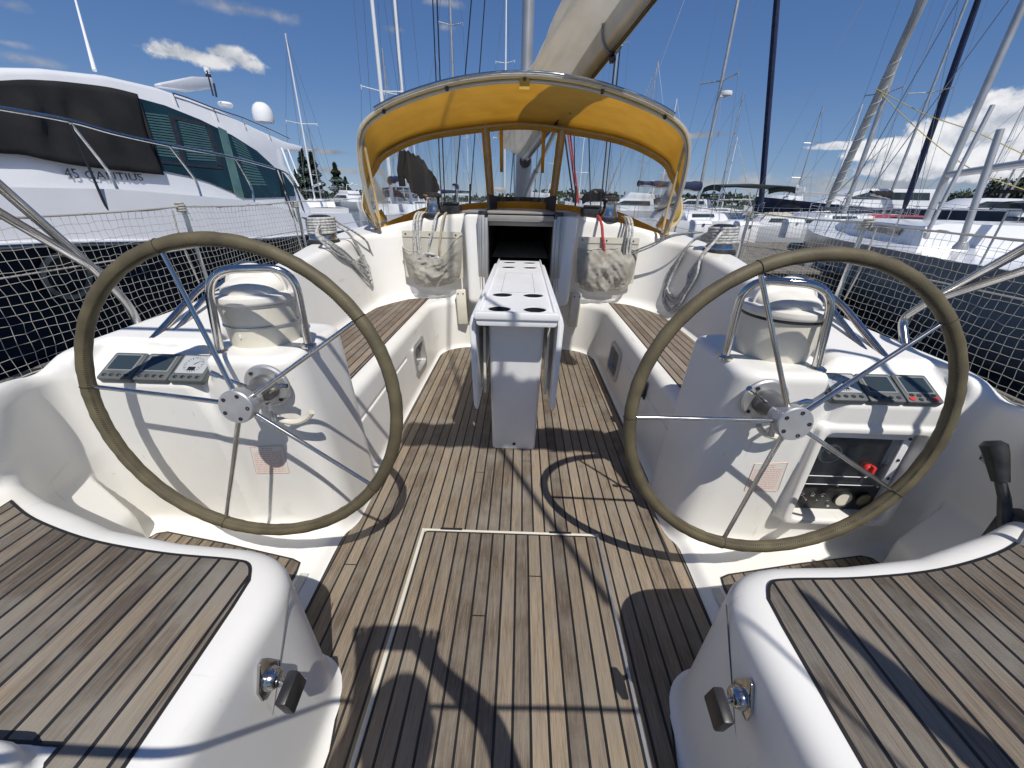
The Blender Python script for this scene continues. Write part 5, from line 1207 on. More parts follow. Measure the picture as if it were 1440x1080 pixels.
# ------------------------------------------------------------------ generic neighbours
def sailboat(lab, loc, rz, L=11., B=3.5, fb=1.15, hull=HULLW, mastH=14., mf=.08, furl=None, furl_r=.06, cover=None, spreaders=2, mr=.075, canopy=None, detail=True, radar=False, mastmat=HULLW, cat='sailboat', group=None, boomlen=.36, furlwrap=None, lean=0.):
    t = thing('moored_sailboat', lab, cat, (loc[0], loc[1], -.55), rz, group)
    def hw(f): return B/2*max(.02, (1-max(0, (f-.05))**2.2*1.0 if f > 0 else 1-.18*(-f)**1.5))
    rows = []; dk = []
    for f in np.linspace(-.5, .5, 17):
        g = (f+.5)*1.0; w_ = B/2*(1-abs(max(0, (f-(-.05))/.55))**1.75)*(1-.25*max(0, (-f-.1)/.4)**1.5); w_ = max(.02, w_)
        z = fb*(1+.22*max(0, f*2)**1.6); y = f*L+ (.0)
        rows.append([(-w_, y, z), (-w_*.99, y-.02*f*L*.2, z*.55), (-w_*.80, y-.06*max(0, f)*L*.3, 0), (-w_*.3, y-.10*max(0, f)*L*.5, -.3), (w_*.3, y-.10*max(0, f)*L*.5, -.3), (w_*.80, y-.06*max(0, f)*L*.3, 0), (w_*.99, y-.02*f*L*.2, z*.55), (w_, y, z)])
        dk.append([(-w_+.012, y, z-.012), (-w_*.5, y, z+.03), (0, y, z+.05), (w_*.5, y, z+.03), (w_-.012, y, z-.012)])
    mb = MB(); mb.grid(rows); mb.add(rows[0], [tuple(range(8))]); build('hull', mb, hull, t, ang=60)
    mb = MB(); mb.grid(dk); build('deck', mb, HULLW, t)
    mb = MB(); rr = []
    for f, w_, h_ in ((-.16, .62, .02), (-.15, .60, .40), (.0, .60, .42), (.14, .48, .34), (.27, .28, .05)):
        z = fb*(1+.1*max(0, f)); w2 = w_*B/2; rr.append([(-w2-.08, f*L, z), (-w2, f*L, z+h_*.85), (-w2*.8, f*L, z+h_), (w2*.8, f*L, z+h_), (w2, f*L, z+h_*.85), (w2+.08, f*L, z)])
    mb.grid(rr); CB = build('cabin', mb, HULLW, t, ang=40)
    if detail:
        for s_ in (-1, 1):
            mb = MB(); mb.prism([(s_*(.62*B/2-.005), f*L, fb*(1.0)+z_) for f, z_ in ((-.11, .14), (-.11, .29), (.02, .29), (.03, .16))], (s_*.03, 0, 0)); build('cabin_window', mb, LCD, CB)
    my = mf*L; z0 = fb+.38
    mb = MB(); mb.tube([(0, my, z0-.3), (0, my-mastH*.008, z0+mastH)], [mr, mr*.8], 12); MS = build('mast', mb, mastmat, t)
    for k in range(spreaders):
        zz = z0+mastH*(k+1)/(spreaders+1); mb = MB()
        for s_ in (-1, 1): mb.tube([(0, my, zz), (s_*(.95-.2*k), my-.25, zz+.05)], .028, 6); mb.tube([(s_*(.95-.2*k), my-.25, zz-.08), (s_*(.95-.2*k), my-.25, zz+.12)], .018, 5)
        build('spreader', mb, mastmat, MS)
    mb = MB()
    for s_ in (-1, 1):
        p = Vector((0, my-.1, z0+mastH*.97)); q0 = Vector((s_*B*.46, my-.2, fb)); 
        mids = [Vector((s_*(.95-.2*k), my-.25, z0+mastH*(k+1)/(spreaders+1)+.05)) for k in range(spreaders)]
        mb.tube([q0]+mids+[p], .010, 4, caps=False); mb.tube([Vector((s_*B*.42, my-.5, fb)), Vector((0, my, z0+mastH/(spreaders+1)))], .009, 4, caps=False)
    mb.tube([(0, -.5*L, fb), (0, my-.1, z0+mastH)], .010, 4, caps=False)
    tag(build('standing_rigging', mb, WIRE, t), kind='stuff')
    fs0 = Vector((0, .485*L, fb*1.25)); fs1 = Vector((0, my, z0+mastH*.97)); mb = MB()
    if furl: mb.tube([fs0.lerp(fs1, .02), fs0.lerp(fs1, .05), fs0.lerp(fs1, .5), fs0.lerp(fs1, .93)], [furl_r*.7, furl_r*1.2, furl_r*1.15, furl_r*.5], 10); FJ = build('furled_jib', mb, furl, t)
    else: mb.tube([fs0, fs1], .012, 5); FJ = build('forestay', mb, WIRE, t)
    if furlwrap:
        mb = MB(); d_ = (fs1-fs0).normalized(); u_ = d_.cross(Vector((1, 0, 0))).normalized(); w_ = d_.cross(u_)
        mb.tube([fs0+d_*(.5+a*.055)+(u_*math.cos(a)+w_*math.sin(a))*furl_r*1.2 for a in np.linspace(0, 2*PI*13, 320)], .016, 5); build('sail_wrap_line', mb, furlwrap, FJ)
    bl = boomlen*L; mb = MB(); mb.tube([(0, my-.1, z0+.95), (0, my-bl, z0+1.05)], .07, 10); BMm = build('boom', mb, mastmat, t)
    if cover:
        mb = MB(); rr = []
        for i in range(11):
            u_ = i/10; r_ = .20*(1-.55*u_)+.02*math.sin(i*2.); rr.append([(r_*.8*math.cos(a), my-.05-bl*u_, z0+1.12+r_*1.1*math.sin(a)) for a in np.linspace(0, 2*PI, 13)[:-1]])
        mb.grid(rr, closed=True); build('sail_cover', mb, cover, BMm)
    if canopy:
        mb = MB(); rr = []
        for f, h_ in ((-.13, .55), (-.17, 1.15), (-.24, 1.2)): rr.append([(B*.33*x_, f*L, fb+.25+h_*(1-abs(x_)**4*.5)) for x_ in np.linspace(-1, 1, 9)])
        mb.grid(rr); build('sprayhood', mb, canopy, t, solid=.01)
    if detail:
        mb = MB()
        for s_ in (-1, 1):
            prev = None
            for f in np.linspace(-.45, .46, 8):
                w_ = max(.12, B/2*(1-max(0, (f+.05)/.55)**2.3)*.95*(1-.25*max(0, (-f-.1)/.4)**1.5)); z = fb*(1+.22*max(0, f*2)**1.6); p = Vector((s_*w_, f*L, z)); q = p+Vector((0, 0, .62)); mb.tube([p, q], .012, 5)
                if prev: mb.tube([prev, q], .006, 4); mb.tube([prev-Vector((0, 0, .3)), q-Vector((0, 0, .3))], .005, 4)
                prev = q
        mb.tube([(-.1, .46*L, fb*1.2+.62), (0, .5*L, fb*1.2+.65), (.1, .46*L, fb*1.2+.62)], .014, 6); tag(build('guardrails', mb, STEEL, t), kind=None)
    if radar:
        mb = MB(); mb.lathe([(0, 0), (.26, .02), (.28, .10), (.26, .18), (0, .24)], (0, my+.38, z0+mastH*.30), n=20); mb.box((-.05, my, z0+mastH*.30-.05), (.05, my+.38, z0+mastH*.30)); build('radar_dome', mb, HULLW, MS)
    return t
def motorboat(lab, loc, rz, L=10., B=3.4, canh=None, fb=1.2, hull=HULLW, top=HULLW, fly=True, canopy=None, group=None, house=1.3):
    t = thing('moored_motorboat', lab, 'motorboat', (loc[0], loc[1], -.55), rz, group); rows = []; dk = []
    for f in np.linspace(-.5, .5, 13):
        w_ = max(.03, B/2*(1-max(0, (f-.0)/.5)**2.4)); z = fb*(1+.35*max(0, f*2)**1.3)
        rows.append([(-w_, f*L, z), (-w_*.96, f*L, z*.5), (-w_*.8, f*L-.1*max(0, f)*L, -.1), (w_*.8, f*L-.1*max(0, f)*L, -.1), (w_*.96, f*L, z*.5), (w_, f*L, z)]); dk.append([(-w_+.01, f*L, z-.01), (0, f*L, z+.05), (w_-.01, f*L, z-.01)])
    mb = MB(); mb.grid(rows); mb.add(rows[0], [tuple(range(6))]); build('hull', mb, hull, t, ang=60)
    mb = MB(); mb.grid(dk); build('deck', mb, HULLW, t)
    mb = MB(); w_ = B*.40; z = fb; h_ = house
    mb.prism([(-w_, -.25*L, z), (-w_, -.22*L, z+h_), (-w_, .06*L, z+h_), (-w_, .22*L, z+h_*.25), (-w_, .26*L, z)], (2*w_, 0, 0)); CB = build('cabin', mb, top, t, bevel=.08)
    for s_ in (-1, 1):
        mb = MB(); mb.prism([(s_*(w_-.005), -.2*L, z+h_*.45), (s_*(w_-.005), -.19*L, z+h_*.82), (s_*(w_-.005), .05*L, z+h_*.82), (s_*(w_-.005), .15*L, z+h_*.45)], (s_*.02, 0, 0)); build('cabin_window', mb, LCD, CB)
    if fly:
        mb = MB(); mb.prism([(-w_*.9, -.24*L, z+h_), (-w_*.9, -.22*L, z+h_+.45), (-w_*.9, -.0*L, z+h_+.55), (-w_*.9, .05*L, z+h_)], (w_*1.8, 0, 0)); build('flybridge', mb, top, t, bevel=.05)
        mb = MB(); mb.tube([(-w_*.9, -.2*L, z+h_+.3), (-w_*.8, -.22*L, z+h_+1.35), (w_*.8, -.22*L, z+h_+1.35), (w_*.9, -.2*L, z+h_+.3)], .06, 8); mb.lathe([(0, 0), (.2, .02), (.2, .2), (0, .3)], (0, -.22*L, z+h_+1.38), n=14); build('radar_arch', mb, HULLW, t)
    if canopy:
        zc = z+h_+(1.5 if fly else (canh or .55)); y0, y1 = (-.22*L, .02*L) if fly else (-.46*L, -.12*L)
        mb = MB(); mb.grid([[(w_*1.0*x_, y, zc+.10*(1-x_*x_)+dz) for x_ in np.linspace(-1, 1, 9)] for y, dz in ((y0-.05, -.25), (y0, 0), ((y0+y1)/2, .06), (y1, 0), (y1+.05, -.25))]); CN = build('canopy', mb, canopy, t, solid=.02)
        mb = MB()
        for s_ in (-1, 1):
            for y in (y0, y1, (y0+y1)/2): mb.tube([(s_*w_, y, zc), (s_*w_, (y0+y1)/2+(y-(y0+y1)/2)*.3, z+.3)], .016, 5)
        mb.tube([(-w_, y0, zc), (w_, y0, zc)], .016, 5); build('canopy_frame', mb, DARKM, CN)
    mb = MB()
    for s_ in (-1, 1):
        pr = None
        for f in np.linspace(.0, .46, 5):
            w2 = max(.05, B/2*(1-max(0, f/.5)**2.4)*.95); p = Vector((s_*w2, f*L, fb*(1+.35*(f*2)**1.3))); mb.tube([p, p+Vector((0, 0, .6))], .014, 5)
            if pr: mb.tube([pr, p+Vector((0, 0, .6))], .014, 5)
            pr = p+Vector((0, 0, .6))
    build('bow_rail', mb, STEEL, t); return t
def gp(u, Y, v=300): p = at(u, v, Y=Y); return (p.x, Y)
# charcoal sloop to starboard
hd = Vector((.34, .94, 0)).normalized(); bow = Vector((12.1, 17.3, 0)); L_ = 16.5
cy = bow-hd*(L_/2)
CSL = sailboat('charcoal sailing yacht with white deck and thick wrapped headsail to starboard', (cy.x, cy.y), -math.atan2(hd.x, hd.y), L=L_, B=4.2, fb=1.20, hull=CHAR, mastH=18.5, mf=.03, furl=mixed('grey furled sail', (.42, .43, .42), (.30, .31, .31), 3, .7), furl_r=.10, furlwrap=SAILC, spreaders=3, mr=.072, mastmat=ALUW, boomlen=.30)
Wc = Matrix.Translation(Vector((cy.x, cy.y, -.55))) @ Matrix.Rotation(-math.atan2(hd.x, hd.y), 4, 'Z'); W0[CSL] = Wc.inverted()
for (a, b_, r_) in (((1350, 349, .72), (1407, 182), .046), ((1300, 335, .80), (1396, 148), .032)):
    p = at(a[0], a[1], Z=a[2]); q = at(b_[0], b_[1], Y=p.y+.25)
    mb = MB(); mb.tube([p, q], r_, 14); mb.lathe([(r_*2.1, -.02), (r_*2.1, .02), (r_*1.3, .10)], p, (0, 0, 1), 18); build('deck_pole', mb, ALUW, CSL)
for uv in (((1332, 389), (1358, 396), (1356, 408), (1330, 401)), ((1378, 402), (1411, 412), (1408, 425), (1375, 414))):
    P = [at(u, v, X=float(np.interp(u, [1330, 1411], [7.05, 6.35]))) for u, v in uv]
    mb = MB(); mb.prism(P, (.25, -.1, 0)); tag(build('hull_window', mb, LCD, CSL))
mb = MB(); P = [at(u, v, X=7.3) for u, v in ((1425, 371), (1432, 373), (1430, 377), (1424, 375))]
# yellow tie lines from the furled sail
def line_thing(lab, pts, r_=.010):
    mb = MB(); mb.tube(smooth_path(pts, 8), r_, 6); o = build('yellow_line', mb, mixed('yellow line', (.55, .45, .14), (.40, .33, .10), 30, .8)); return tag(o, lab, 'rope')
f0 = at(1232, 125, Y=12.); 
line_thing('yellow line sagging down rightward from the thick wrapped headsail, the lower of two', [f0, at(1300, 190, Y=11.), at(1370, 240, Y=10.), at(1450, 270, Y=9.2)])
line_thing('yellow line running rightward from the thick wrapped headsail, the upper of two', [f0, at(1300, 160, Y=11.), at(1370, 185, Y=10.), at(1450, 222, Y=9.2)])
# nearer sailboats
b = sailboat
b('sailboat with white mast, bare boom pointing left and white spreaders beside the wrapped headsail', (17.9, 24.5), -1.35, L=12, mastH=17, mf=.05, mastmat=ALUW, mr=.12, boomlen=.34, spreaders=2)
b('sailboat with navy furled headsail rising at the right edge of the yellow sprayhood', (8.6, 21.5), -1.1, L=11, mastH=16, mf=.02, furl=CANVB, furl_r=.12, radar=True, mastmat=ALUW, cover=CANVB)
b('sailboat with very tall navy furled headsail in front of the navy motor yacht', (22.5, 27.), -.9, L=12, mastH=19, mf=.05, furl=CANVB, furl_r=.14, cover=CANV, mastmat=ALUW)
b('sailboat with thick white mast left of the hood, leftmost of the pair above it', (gp(545, 22)[0], 23), .5, L=10, mastH=15, mf=.0, mr=.10, mastmat=HULLW, cover=CANVB)
b('sailboat with white mast left of the hood, right one of the pair above it', (gp(570, 24)[0], 25.5), .3, L=11, mastH=16, mf=.0, mr=.09, mastmat=HULLW, cover=SAILC)
b('small sailboat with slim bare mast beside the hardtop of the white motor yacht', (gp(437, 30)[0], 31), .6, L=9, mastH=9.5, mf=.0, mr=.06, mastmat=HULLW, spreaders=1)
b('sailboat with grey mast and radar dome right behind the port hood window', (gp(640, 30)[0], 31), .1, L=11, mastH=15.5, mastmat=ALUW, cover=CANVB)
b('sailboat with white sail cover seen through the middle hood window left of the mast', (gp(705, 36)[0], 37), -.2, L=11, mastH=15, cover=SAILC)
b('sailboat with black canvas seen through the starboard hood window beside the red halyards', (gp(845, 34)[0], 35), -.3, L=12, mastH=16, cover=CANV, canopy=CANV, mastmat=ALUW)
far = [(560, 46, 13, 'far white sloop with blue canopy behind the left part of the port hood window', CANVB, None), (590, 58, 12, 'far sloop with cream sail cover behind the port hood window', None, SAILC), (622, 50, 14, 'far sloop with navy sail cover near the port hood zip', None, CANVB),
    (660, 62, 12, 'far bare-masted sloop just left of the hood zip', None, None), (776, 52, 13, 'far sloop right of the mast in the middle hood window', None, CANVB), (812, 60, 12, 'far small sloop just right of the starboard zip', None, SAILC),
    (893, 48, 13, 'far sloop with navy canopy behind the right of the starboard hood window', CANVB, None), (924, 58, 12, 'far sloop with bare mast at the right end of the hood window', None, None), (1006, 52, 11.5, 'far sloop with slim mast right of the navy furled headsail', None, None),
    (1013, 64, 9, 'farthest short-masted sloop right of the navy furled headsail', None, CANVB), (1112, 50, 10, 'far sloop with raked mast left of the bare grey boom', None, SAILC), (1160, 44, 9, 'far sloop with thin white mast just left of the wrapped headsail', None, None),
    (1216, 60, 9, 'far sloop with dark mast between the wrapped and the navy headsail', None, CANVB), (1366, 42, 9, 'far sloop with dark sail cover between the two grey deck poles', None, CANV), (1395, 36, 10, 'far sloop with blue canopy near the right shore trees', CANVB, None), (1428, 40, 11, 'far sloop at the right photo edge below the cumulus cloud', None, SAILC), (455, 60, 9, 'far sloop with white mast in front of the conifers', None, None)]
for i, (u, Y, mh, lab, can, cov) in enumerate(far):
    b(lab, gp(u, Y), rng.uniform(-1.3, 1.3), L=rng.uniform(9, 12), mastH=mh, mf=0, mr=.075, cover=cov, canopy=can, furl=None if i % 3 else SAILC, furl_r=.07, mastmat=HULLW if i % 2 else ALUW, detail=True, hull=HULLW if i % 4 else CHAR, group='sailboats moored far off')
m = motorboat
m('motorboat with dark green bimini on its cockpit right of the sprayhood', (13.9, 21.5), -1.66, L=9.6, B=3.2, canh=1.25, fb=.95, canopy=mixed('dark green canvas', (.010, .022, .022), (.02, .035, .035), 4, .8), fly=False, house=.45)
m('navy motor yacht with white roof beyond the charcoal yacht', (26, 33), 1.35, L=15, B=4.4, fb=1.9, hull=NAVY, top=HULLW, fly=False, house=1.25)
m('second navy motorboat with dark canopy right of the large navy motor yacht', (37.5, 36), 1.4, L=11, B=3.8, fb=1.5, hull=NAVY, canopy=CANV, fly=False)
m('red-hulled motorboat between the charcoal yacht and the navy motor yacht', (20.6, 24.2), 1.5, L=6, B=2.4, fb=1.1, hull=mixed('red hull', (.42, .04, .06), (.35, .03, .05), 2, .3), top=mixed('red cover', (.45, .06, .09), (.36, .05, .07), 3, .7), fly=False, house=.45)
fm = [(490, 48, 'white flybridge motorboat left of the sprayhood', True, None), (515, 66, 'distant white motorboat at the left edge of the sprayhood', False, None), (545, 40, 'white motorboat with blue canopy low in the port hood window', False, CANVB), (600, 42, 'white flybridge boat behind the port cabin-top winch', True, None), (700, 48, 'white motorboat behind the foot of the mast, left side', False, None),
    (752, 34, 'tall white flybridge cruiser just right of the mast', True, None), (828, 46, 'white motorboat with black canopy right of the starboard zip', False, CANV), (880, 30, 'big white flybridge motor yacht behind the starboard cabin-top winch', True, None), (915, 52, 'white motorboat at the right end of the hood window', False, None), (972, 40, 'white motorboat with navy canopy right of the sprayhood edge', False, CANVB),
    (1090, 34, 'white motorboat behind the upturned cream dinghy', True, None), (1230, 46, 'white flybridge motorboat right of the red boat', True, None), (1275, 50, 'white motorboat behind the mast of the charcoal yacht', False, CANV), (1345, 48, 'white motorboat with black hardtop near the grey deck pole', False, CANV), (1400, 56, 'white motorboat under the trees of the right shore', True, None), (1150, 56, 'small far white motorboat behind the bare grey boom mast', False, None)]
for u, Y, lab, fl, can in fm:
    Y2 = Y*1.45; m(lab, gp(u, Y2), 1.2+rng.uniform(-.5, .7), L=rng.uniform(8, 11), B=3.2, fb=rng.uniform(1.1, 1.5), house=1.1, fly=fl, canopy=can, group='motorboats moored far off')
# upturned cream dinghy on the dock
p = at(1088, 318, Z=.02); t = thing('upturned_dinghy', 'cream upturned dinghy hull lying on chocks beside the dark green bimini', 'dinghy', (p.x, p.y, .02), -.2)
mb = MB(); rr = []
for f in np.linspace(-1, 1, 15):
    w_ = .75*(1-abs(f)**3)+.03; rr.append([(f*1.7, w_*math.cos(a), .15+.72*(1-abs(f)**3.2)**.7*math.sin(a)**.7+.05) for a in np.linspace(0.001, PI-.001, 13)])
mb.grid(rr); mb.tube([(f*1.7, -(.75*(1-abs(f)**3)+.03), .2) for f in np.linspace(-1, 1, 15)], .035, 8); build('dinghy_hull', mb, mixed('cream dinghy', (.62, .58, .46), (.52, .48, .36), 3, .4), t)
for x in (-.8, .8):
    mb = MB(); mb.box((x-.08, -.7, 0), (x+.08, .7, .2)); build('chock', mb, DOCKW, t)
# ------------------------------------------------------------------ the person holding the camera behind the wheel stations
PE = thing_w('person', 'person in a navy shirt and khaki trousers standing at the stern, holding up a phone', 'person', (.22, -.42, .01))
def skin(name, pts, edges, m_, root=0, levels=2, par=PE):
    me = bpy.data.meshes.new(name); me.from_pydata([p[:3] for p in pts], edges, []); o = link(name, me, m_, par)
    sm = o.modifiers.new('skin', 'SKIN'); sm.use_smooth_shade = True
    for i, p in enumerate(pts):
        r = p[3]; v = me.skin_vertices[0].data[i]; v.radius = r if isinstance(r, tuple) else (r, r); v.use_root = (i == root)
    sb_ = o.modifiers.new('sub', 'SUBSURF'); sb_.levels = levels; sb_.render_levels = levels; return o
P_ = []; E_ = []
def jv(x, y, z, r, link_to=None, hand=False):
    if y < -.20: x -= .10; y -= .07
    P_.append((x, y, z, r)); i = len(P_)-1
    if link_to is not None: E_.append((link_to, i))
    return i
pel = jv(.22, -.42, .86, (.14, .10)); wst = jv(.22, -.42, 1.0, (.125, .09), pel); che = jv(.22, -.41, 1.17, (.15, .10), wst); upc = jv(.22, -.40, 1.29, (.13, .08), che)
nk = jv(.21, -.37, 1.365, .052, upc); jaw = jv(.20, -.32, 1.43, (.062, .070), nk); hd_ = jv(.20, -.315, 1.50, (.074, .092), jaw); cr = jv(.20, -.325, 1.57, (.060, .075), hd_)
for s, wr_, el, ph in ((-1, (-.135, -.045, 1.175), (-.06, -.27, 1.03), -1), (1, (.062, -.045, 1.172), (.42, -.24, 1.02), 1)):
    sh = jv(.22+s*.165, -.40, 1.30, .055, upc); e_ = jv(el[0], el[1], el[2], .040, sh); fm_ = jv(*(Vector(el).lerp(Vector(wr_), .5)), .036, e_); w_ = jv(*wr_, (.026, .020), fm_)
    pm = jv(wr_[0]+s*.0-.0, wr_[1]+.012, wr_[2]+.045, (.036, .014), w_)
    for k in range(4):
        bx0 = pm; x0 = wr_[0]+(-.030+.020*k); ln = (.030, .034, .032, .026)[k]
        a = jv(x0, wr_[1]+.012, wr_[2]+.075, .0088, pm); b2 = jv(x0+s*.002, wr_[1]+.028, wr_[2]+.075+ln*.7, .0082, a); c2_ = jv(x0, wr_[1]+.034, wr_[2]+.065+ln*.2, .0074, b2)
    th1 = jv(wr_[0]-s*.036, wr_[1]+.004, wr_[2]+.035, .0105, w_); th2 = jv(wr_[0]-s*.052, wr_[1]+.012, wr_[2]+.060, .0092, th1); jv(wr_[0]-s*.050, wr_[1]+.018, wr_[2]+.082, .0080, th2)
for s in (-1, 1):
    hp = jv(.22+s*.09, -.42, .78, .085, pel); kn = jv(.22+s*.105, -.395, .44, .056, hp); cf = jv(.22+s*.108, -.43, .28, .052, kn); an = jv(.22+s*.11, -.44, .085, .036, cf); ft = jv(.22+s*.12, -.36, .040, (.040, .026), an); jv(.22+s*.13, -.27, .034, (.036, .020), ft)
BODY = skin('body', P_, E_, SKIN)
def sub_skin(name, idx, grow, m_):
    mp = {i: k for k, i in enumerate(idx)}; pts = []
    for i in idx:
        x, y, z, r = P_[i]; r = tuple(q+grow for q in r) if isinstance(r, tuple) else r+grow; pts.append((x, y, z, r))
    return skin(name, pts, [(mp[a], mp[b_]) for a, b_ in E_ if a in mp and b_ in mp], m_)
sh_idx = [pel, wst, che, upc]+[i for a, i in E_ if a == upc and i != nk]; els = [i for a, i in E_ if a in sh_idx[4:]]
sub_skin('shirt', sh_idx+els, .014, SHIRT)
hips = [i for a, i in E_ if a == pel and i != wst]; kns = [i for a, i in E_ if a in hips]; cfs = [i for a, i in E_ if a in kns]; ans = [i for a, i in E_ if a in cfs]
sub_skin('trousers', [pel]+hips+kns+cfs+ans, .012, TROUS)
skin('shoe', [(x, y, z-.004, (r[0]+.012, r[1]+.008) if isinstance(r, tuple) else r+.01) for x, y, z, r in [(.23, -.53, .05, .036), (.24, -.43, .040, (.040, .026)), (.25, -.33, .036, (.036, .020))]], [(0, 1), (1, 2)], HULLW)
skin('shoe', [(x, y, z-.004, (r[0]+.012, r[1]+.008) if isinstance(r, tuple) else r+.01) for x, y, z, r in [(.01, -.53, .05, .036), (.00, -.43, .040, (.040, .026)), (-.01, -.33, .036, (.036, .020))]], [(0, 1), (1, 2)], HULLW)
mb = MB(); rr = []
for i in range(10):
    f = i/9*1.75; rr.append([(.10+(.088*math.cos(a))*math.cos(max(0, f-.2)), -.405+(.108*math.sin(a))*math.cos(max(0, f-.2))-.012, 1.50+.125*math.sin(max(0, f-.2)) if f > .2 else 1.455+.22*f-(0 if math.sin(a) < .3 else -.05)) for a in np.linspace(0, 2*PI, 21)[:-1]])
mb.grid(rr, closed=True); build('hair', mb, HAIR, PE)
mb = MB()
for s in (-1, 1): mb.lathe([(.012, -.004), (.012, .002), (0, .005)], (.10+s*.030, -.308, 1.505), (0, 1, 0), 12)
tag(build('eyes', mb, HULLW, PE), kind='stuff')
mb = MB(); mb.prism([(.088, -.308, 1.465), (.112, -.308, 1.465), (.100, -.306, 1.51)], (0, .020, -.004)); build('nose', mb, SKIN, PE, bevel=.004)
mb = MB(); mb.tube([(.078, -.313, 1.440), (.10, -.306, 1.437), (.122, -.313, 1.440)], [.003, .005, .003], 8); build('mouth', mb, mat('lips', (.42, .16, .13), .5), PE)
for s in (-1, 1):
    mb = MB(); mb.lathe([(.004, 0), (.020, .003), (.024, .010), (.012, .012), (0, .008)], (.10+s*.078, -.395, 1.485), (s, .2, 0), 14, sx=.7, sy=1.2); build('ear', mb, SKIN, PE)
ph = thing_w('phone', 'black phone held level in both hands by the standing person', 'phone', (-.02, -.016, 1.245))
Mp = Matrix(((RT.x, UP.x, -FW.x, CX), (RT.y, UP.y, -FW.y, 0), (RT.z, UP.z, -FW.z, CZ), (0, 0, 0, 1)))
mb = MB(); mb.prism([Mp @ Vector((x, y, .010)) for x, y in rrect(-.137, .020, -.058, .018, .010, 4)], Mp.to_3x3() @ Vector((0, 0, .008))); build('phone_body', mb, BLACK, ph, bevel=.002)
mb = MB(); mb.prism([Mp @ Vector((x, y, .0182)) for x, y in rrect(-.133, .016, -.054, .014, .008, 4)], Mp.to_3x3() @ Vector((0, 0, .0006))); build('phone_screen', mb, LCD, ph)
# ------------------------------------------------------------------ sky and sun
SUNV = Vector((.25, -.62, 1)).normalized()
SEL = math.asin(SUNV.z); SAZ = math.atan2(SUNV.x, SUNV.y)
w = bpy.data.worlds.new('World'); S.world = w; w.use_nodes = True; n = w.node_tree.nodes; l = w.node_tree.links
bg = n['Background']; sky = n.new('ShaderNodeTexSky'); sky.sky_type = 'NISHITA'; sky.sun_disc = False
sky.sun_elevation = SEL; sky.sun_rotation = SAZ; sky.air_density = 1.0; sky.dust_density = .0; sky.ozone_density = 4.
BS = .10; bg.inputs['Strength'].default_value = BS
def wm(op, a, c=None, d=None, clamp=False):
    x = n.new('ShaderNodeMath'); x.operation = op; x.use_clamp = clamp
    for i, v in enumerate((a, c, d)):
        if v is None: continue
        if isinstance(v, (int, float)): x.inputs[i].default_value = v
        else: l.new(v, x.inputs[i])
    return x.outputs[0]
def vm(op, a, c):
    x = n.new('ShaderNodeVectorMath'); x.operation = op
    for i, v in enumerate((a, c)):
        if isinstance(v, (tuple, list, Vector)): x.inputs[i].default_value = tuple(v)
        else: l.new(v, x.inputs[i])
    return x.outputs['Value'] if op == 'DOT_PRODUCT' else x.outputs[0]
def mixc(f, a, c):
    x = n.new('ShaderNodeMix'); x.data_type = 'RGBA'
    if isinstance(f, (int, float)): x.inputs['Factor'].default_value = f
    else: l.new(f, x.inputs['Factor'])
    for k, v in (('A', a), ('B', c)):
        if isinstance(v, tuple): x.inputs[k].default_value = (*v, 1)
        else: l.new(v, x.inputs[k])
    return x.outputs['Result']
geo = n.new('ShaderNodeTexCoord'); D_ = geo.outputs['Generated']
sz = n.new('ShaderNodeSeparateXYZ'); l.new(D_, sz.inputs[0])
rp = n.new('ShaderNodeValToRGB'); e = rp.color_ramp.elements; k_ = 1/BS/10
def cc(c, g=1.): return (c[0]*k_*g, c[1]*k_*g, c[2]*k_*g, 1)
e[0].position = 0; e[0].color = cc((.175, .285, .50)); e[1].position = 1; e[1].color = cc((.016, .052, .200))
for p_, c_ in ((.06, (.120, .225, .450)), (.20, (.066, .160, .400)), (.45, (.034, .100, .310))): q = e.new(p_); q.color = cc(c_)
l.new(sz.outputs['Z'], rp.inputs[0])
sc = n.new('ShaderNodeVectorMath'); sc.operation = 'SCALE'; sc.inputs['Scale'].default_value = 10.; l.new(rp.outputs[0], sc.inputs[0])
base = mixc(.30, sc.outputs[0], sky.outputs[0])
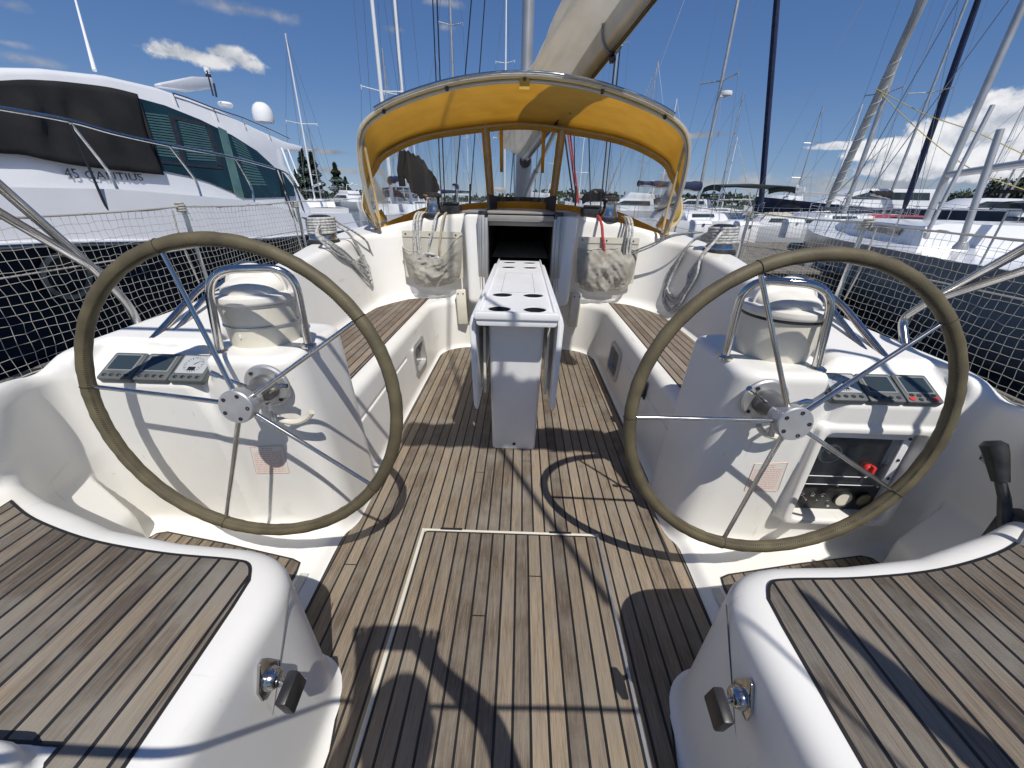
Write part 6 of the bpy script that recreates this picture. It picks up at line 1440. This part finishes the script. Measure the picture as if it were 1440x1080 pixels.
# clouds: lumpy masses where the sky has them
def noise(scale, detail, off, rough=.55, squash=1.):
    mp = n.new('ShaderNodeMapping'); mp.inputs['Location'].default_value = off; mp.inputs['Scale'].default_value = (1, 1, squash); l.new(D_, mp.inputs[0])
    t = n.new('ShaderNodeTexNoise'); t.inputs['Scale'].default_value = scale; t.inputs['Detail'].default_value = detail; t.inputs['Roughness'].default_value = rough; l.new(mp.outputs[0], t.inputs['Vector']); return t.outputs['Fac']
N1 = noise(13, 9, (0, 0, 0), .58, 1.3); N2 = noise(5, 6, (3, 1, 2), .5); N3 = noise(13, 9, (0, 0, .022), .58, 1.3); NF = noise(38, 6, (1, 5, 2), .6)
col = base
def cloud(spots, edge=.5, soft=.35, bright=.92, gain=1.5, shade=.5, flat=True):
    global col
    tot = None; vert = None
    for (u, v, a, b_) in spots:
        d = (at(u, v, Y=100.)-CAM).normalized(); r_ = d.cross(Vector((0, 0, 1))).normalized(); u_ = r_.cross(d)
        d2 = (at(u+a, v, Y=100.)-CAM).normalized(); A_ = max(.01, abs((d2-d).dot(r_))); d3 = (at(u, v-b_, Y=100.)-CAM).normalized(); B_ = max(.006, abs((d3-d).dot(u_)))
        x = wm('DIVIDE', vm('DOT_PRODUCT', D_, r_), A_); y0 = vm('DOT_PRODUCT', D_, u_); y = wm('DIVIDE', y0, B_)
        f = wm('GREATER_THAN', vm('DOT_PRODUCT', D_, d), 0.)
        q = wm('SUBTRACT', 1., wm('SQRT', wm('ADD', wm('MULTIPLY', x, x), wm('MULTIPLY', y, y)))); q = wm('MULTIPLY', wm('ADD', wm('MAXIMUM', q, -3.), 3.), f); q = wm('SUBTRACT', q, 3.)
        tot = q if tot is None else wm('MAXIMUM', tot, q)
    dens = wm('ADD', tot, wm('MULTIPLY_ADD', N1, gain*2, -gain-edge+.5)); dens = wm('ADD', dens, wm('MULTIPLY_ADD', NF, .5, -.25))
    al = n.new('ShaderNodeMapRange'); al.interpolation_type = 'SMOOTHSTEP'; al.inputs['From Min'].default_value = 0; al.inputs['From Max'].default_value = soft; l.new(dens, al.inputs['Value'])
    lit = wm('MULTIPLY_ADD', wm('SUBTRACT', N1, N3), 4.5, .62, clamp=True); lit = wm('ADD', wm('MULTIPLY', lit, .75), wm('MULTIPLY_ADD', NF, .5, -.12), clamp=True)
    g = bright/BS
    cloudc = mixc(lit, (g*.42, g*.47, g*.56), (g, g, g*1.02))
    col = mixc(wm('MULTIPLY', al.outputs[0], 1. if shade == .5 else shade), col, cloudc)
cloud([(1200, 262, 260, 26), (1010, 258, 90, 12), (1420, 240, 150, 40)], edge=.35, soft=1.1, bright=.52, shade=.75)
cloud([(1390, 175, 75, 42), (1320, 190, 60, 28), (1260, 210, 75, 20), (1440, 210, 110, 50), (1370, 225, 90, 30), (1240, 240, 60, 14), (1180, 205, 60, 6)], edge=.40, soft=.34, bright=.95)
cloud([(285, 80, 78, 17), (310, 74, 42, 13), (240, 74, 36, 8)], edge=.45, soft=.5, bright=.80)
cloud([(15, 6, 34, 14), (40, 84, 70, 10), (350, 15, 90, 12), (620, 3, 40, 8), (625, 38, 14, 6), (560, 42, 18, 5), (10, 60, 50, 5)], edge=.5, soft=1.3, bright=.50, shade=.6)
cloud([(450, 213, 90, 5), (480, 240, 60, 4), (990, 190, 50, 3)], edge=.3, soft=1.5, bright=.42, shade=.5)
l.new(col, bg.inputs['Color'])
w.cycles.sampling_method = 'MANUAL'; w.cycles.sample_map_resolution = 256
sl = bpy.data.lights.new('sun', 'SUN'); sl.energy = 4.2; sl.angle = math.radians(.53); sl.color = (1, .955, .89)
so = bpy.data.objects.new('sun', sl); COL.objects.link(so); so.rotation_euler = SUNV.to_track_quat('Z', 'Y').to_euler()
S.view_settings.view_transform = 'Standard'; S.view_settings.look = 'None'; S.view_settings.gamma = 1; S.view_settings.exposure = 0
S.cycles.max_bounces = 8; S.cycles.transparent_max_bounces = 24
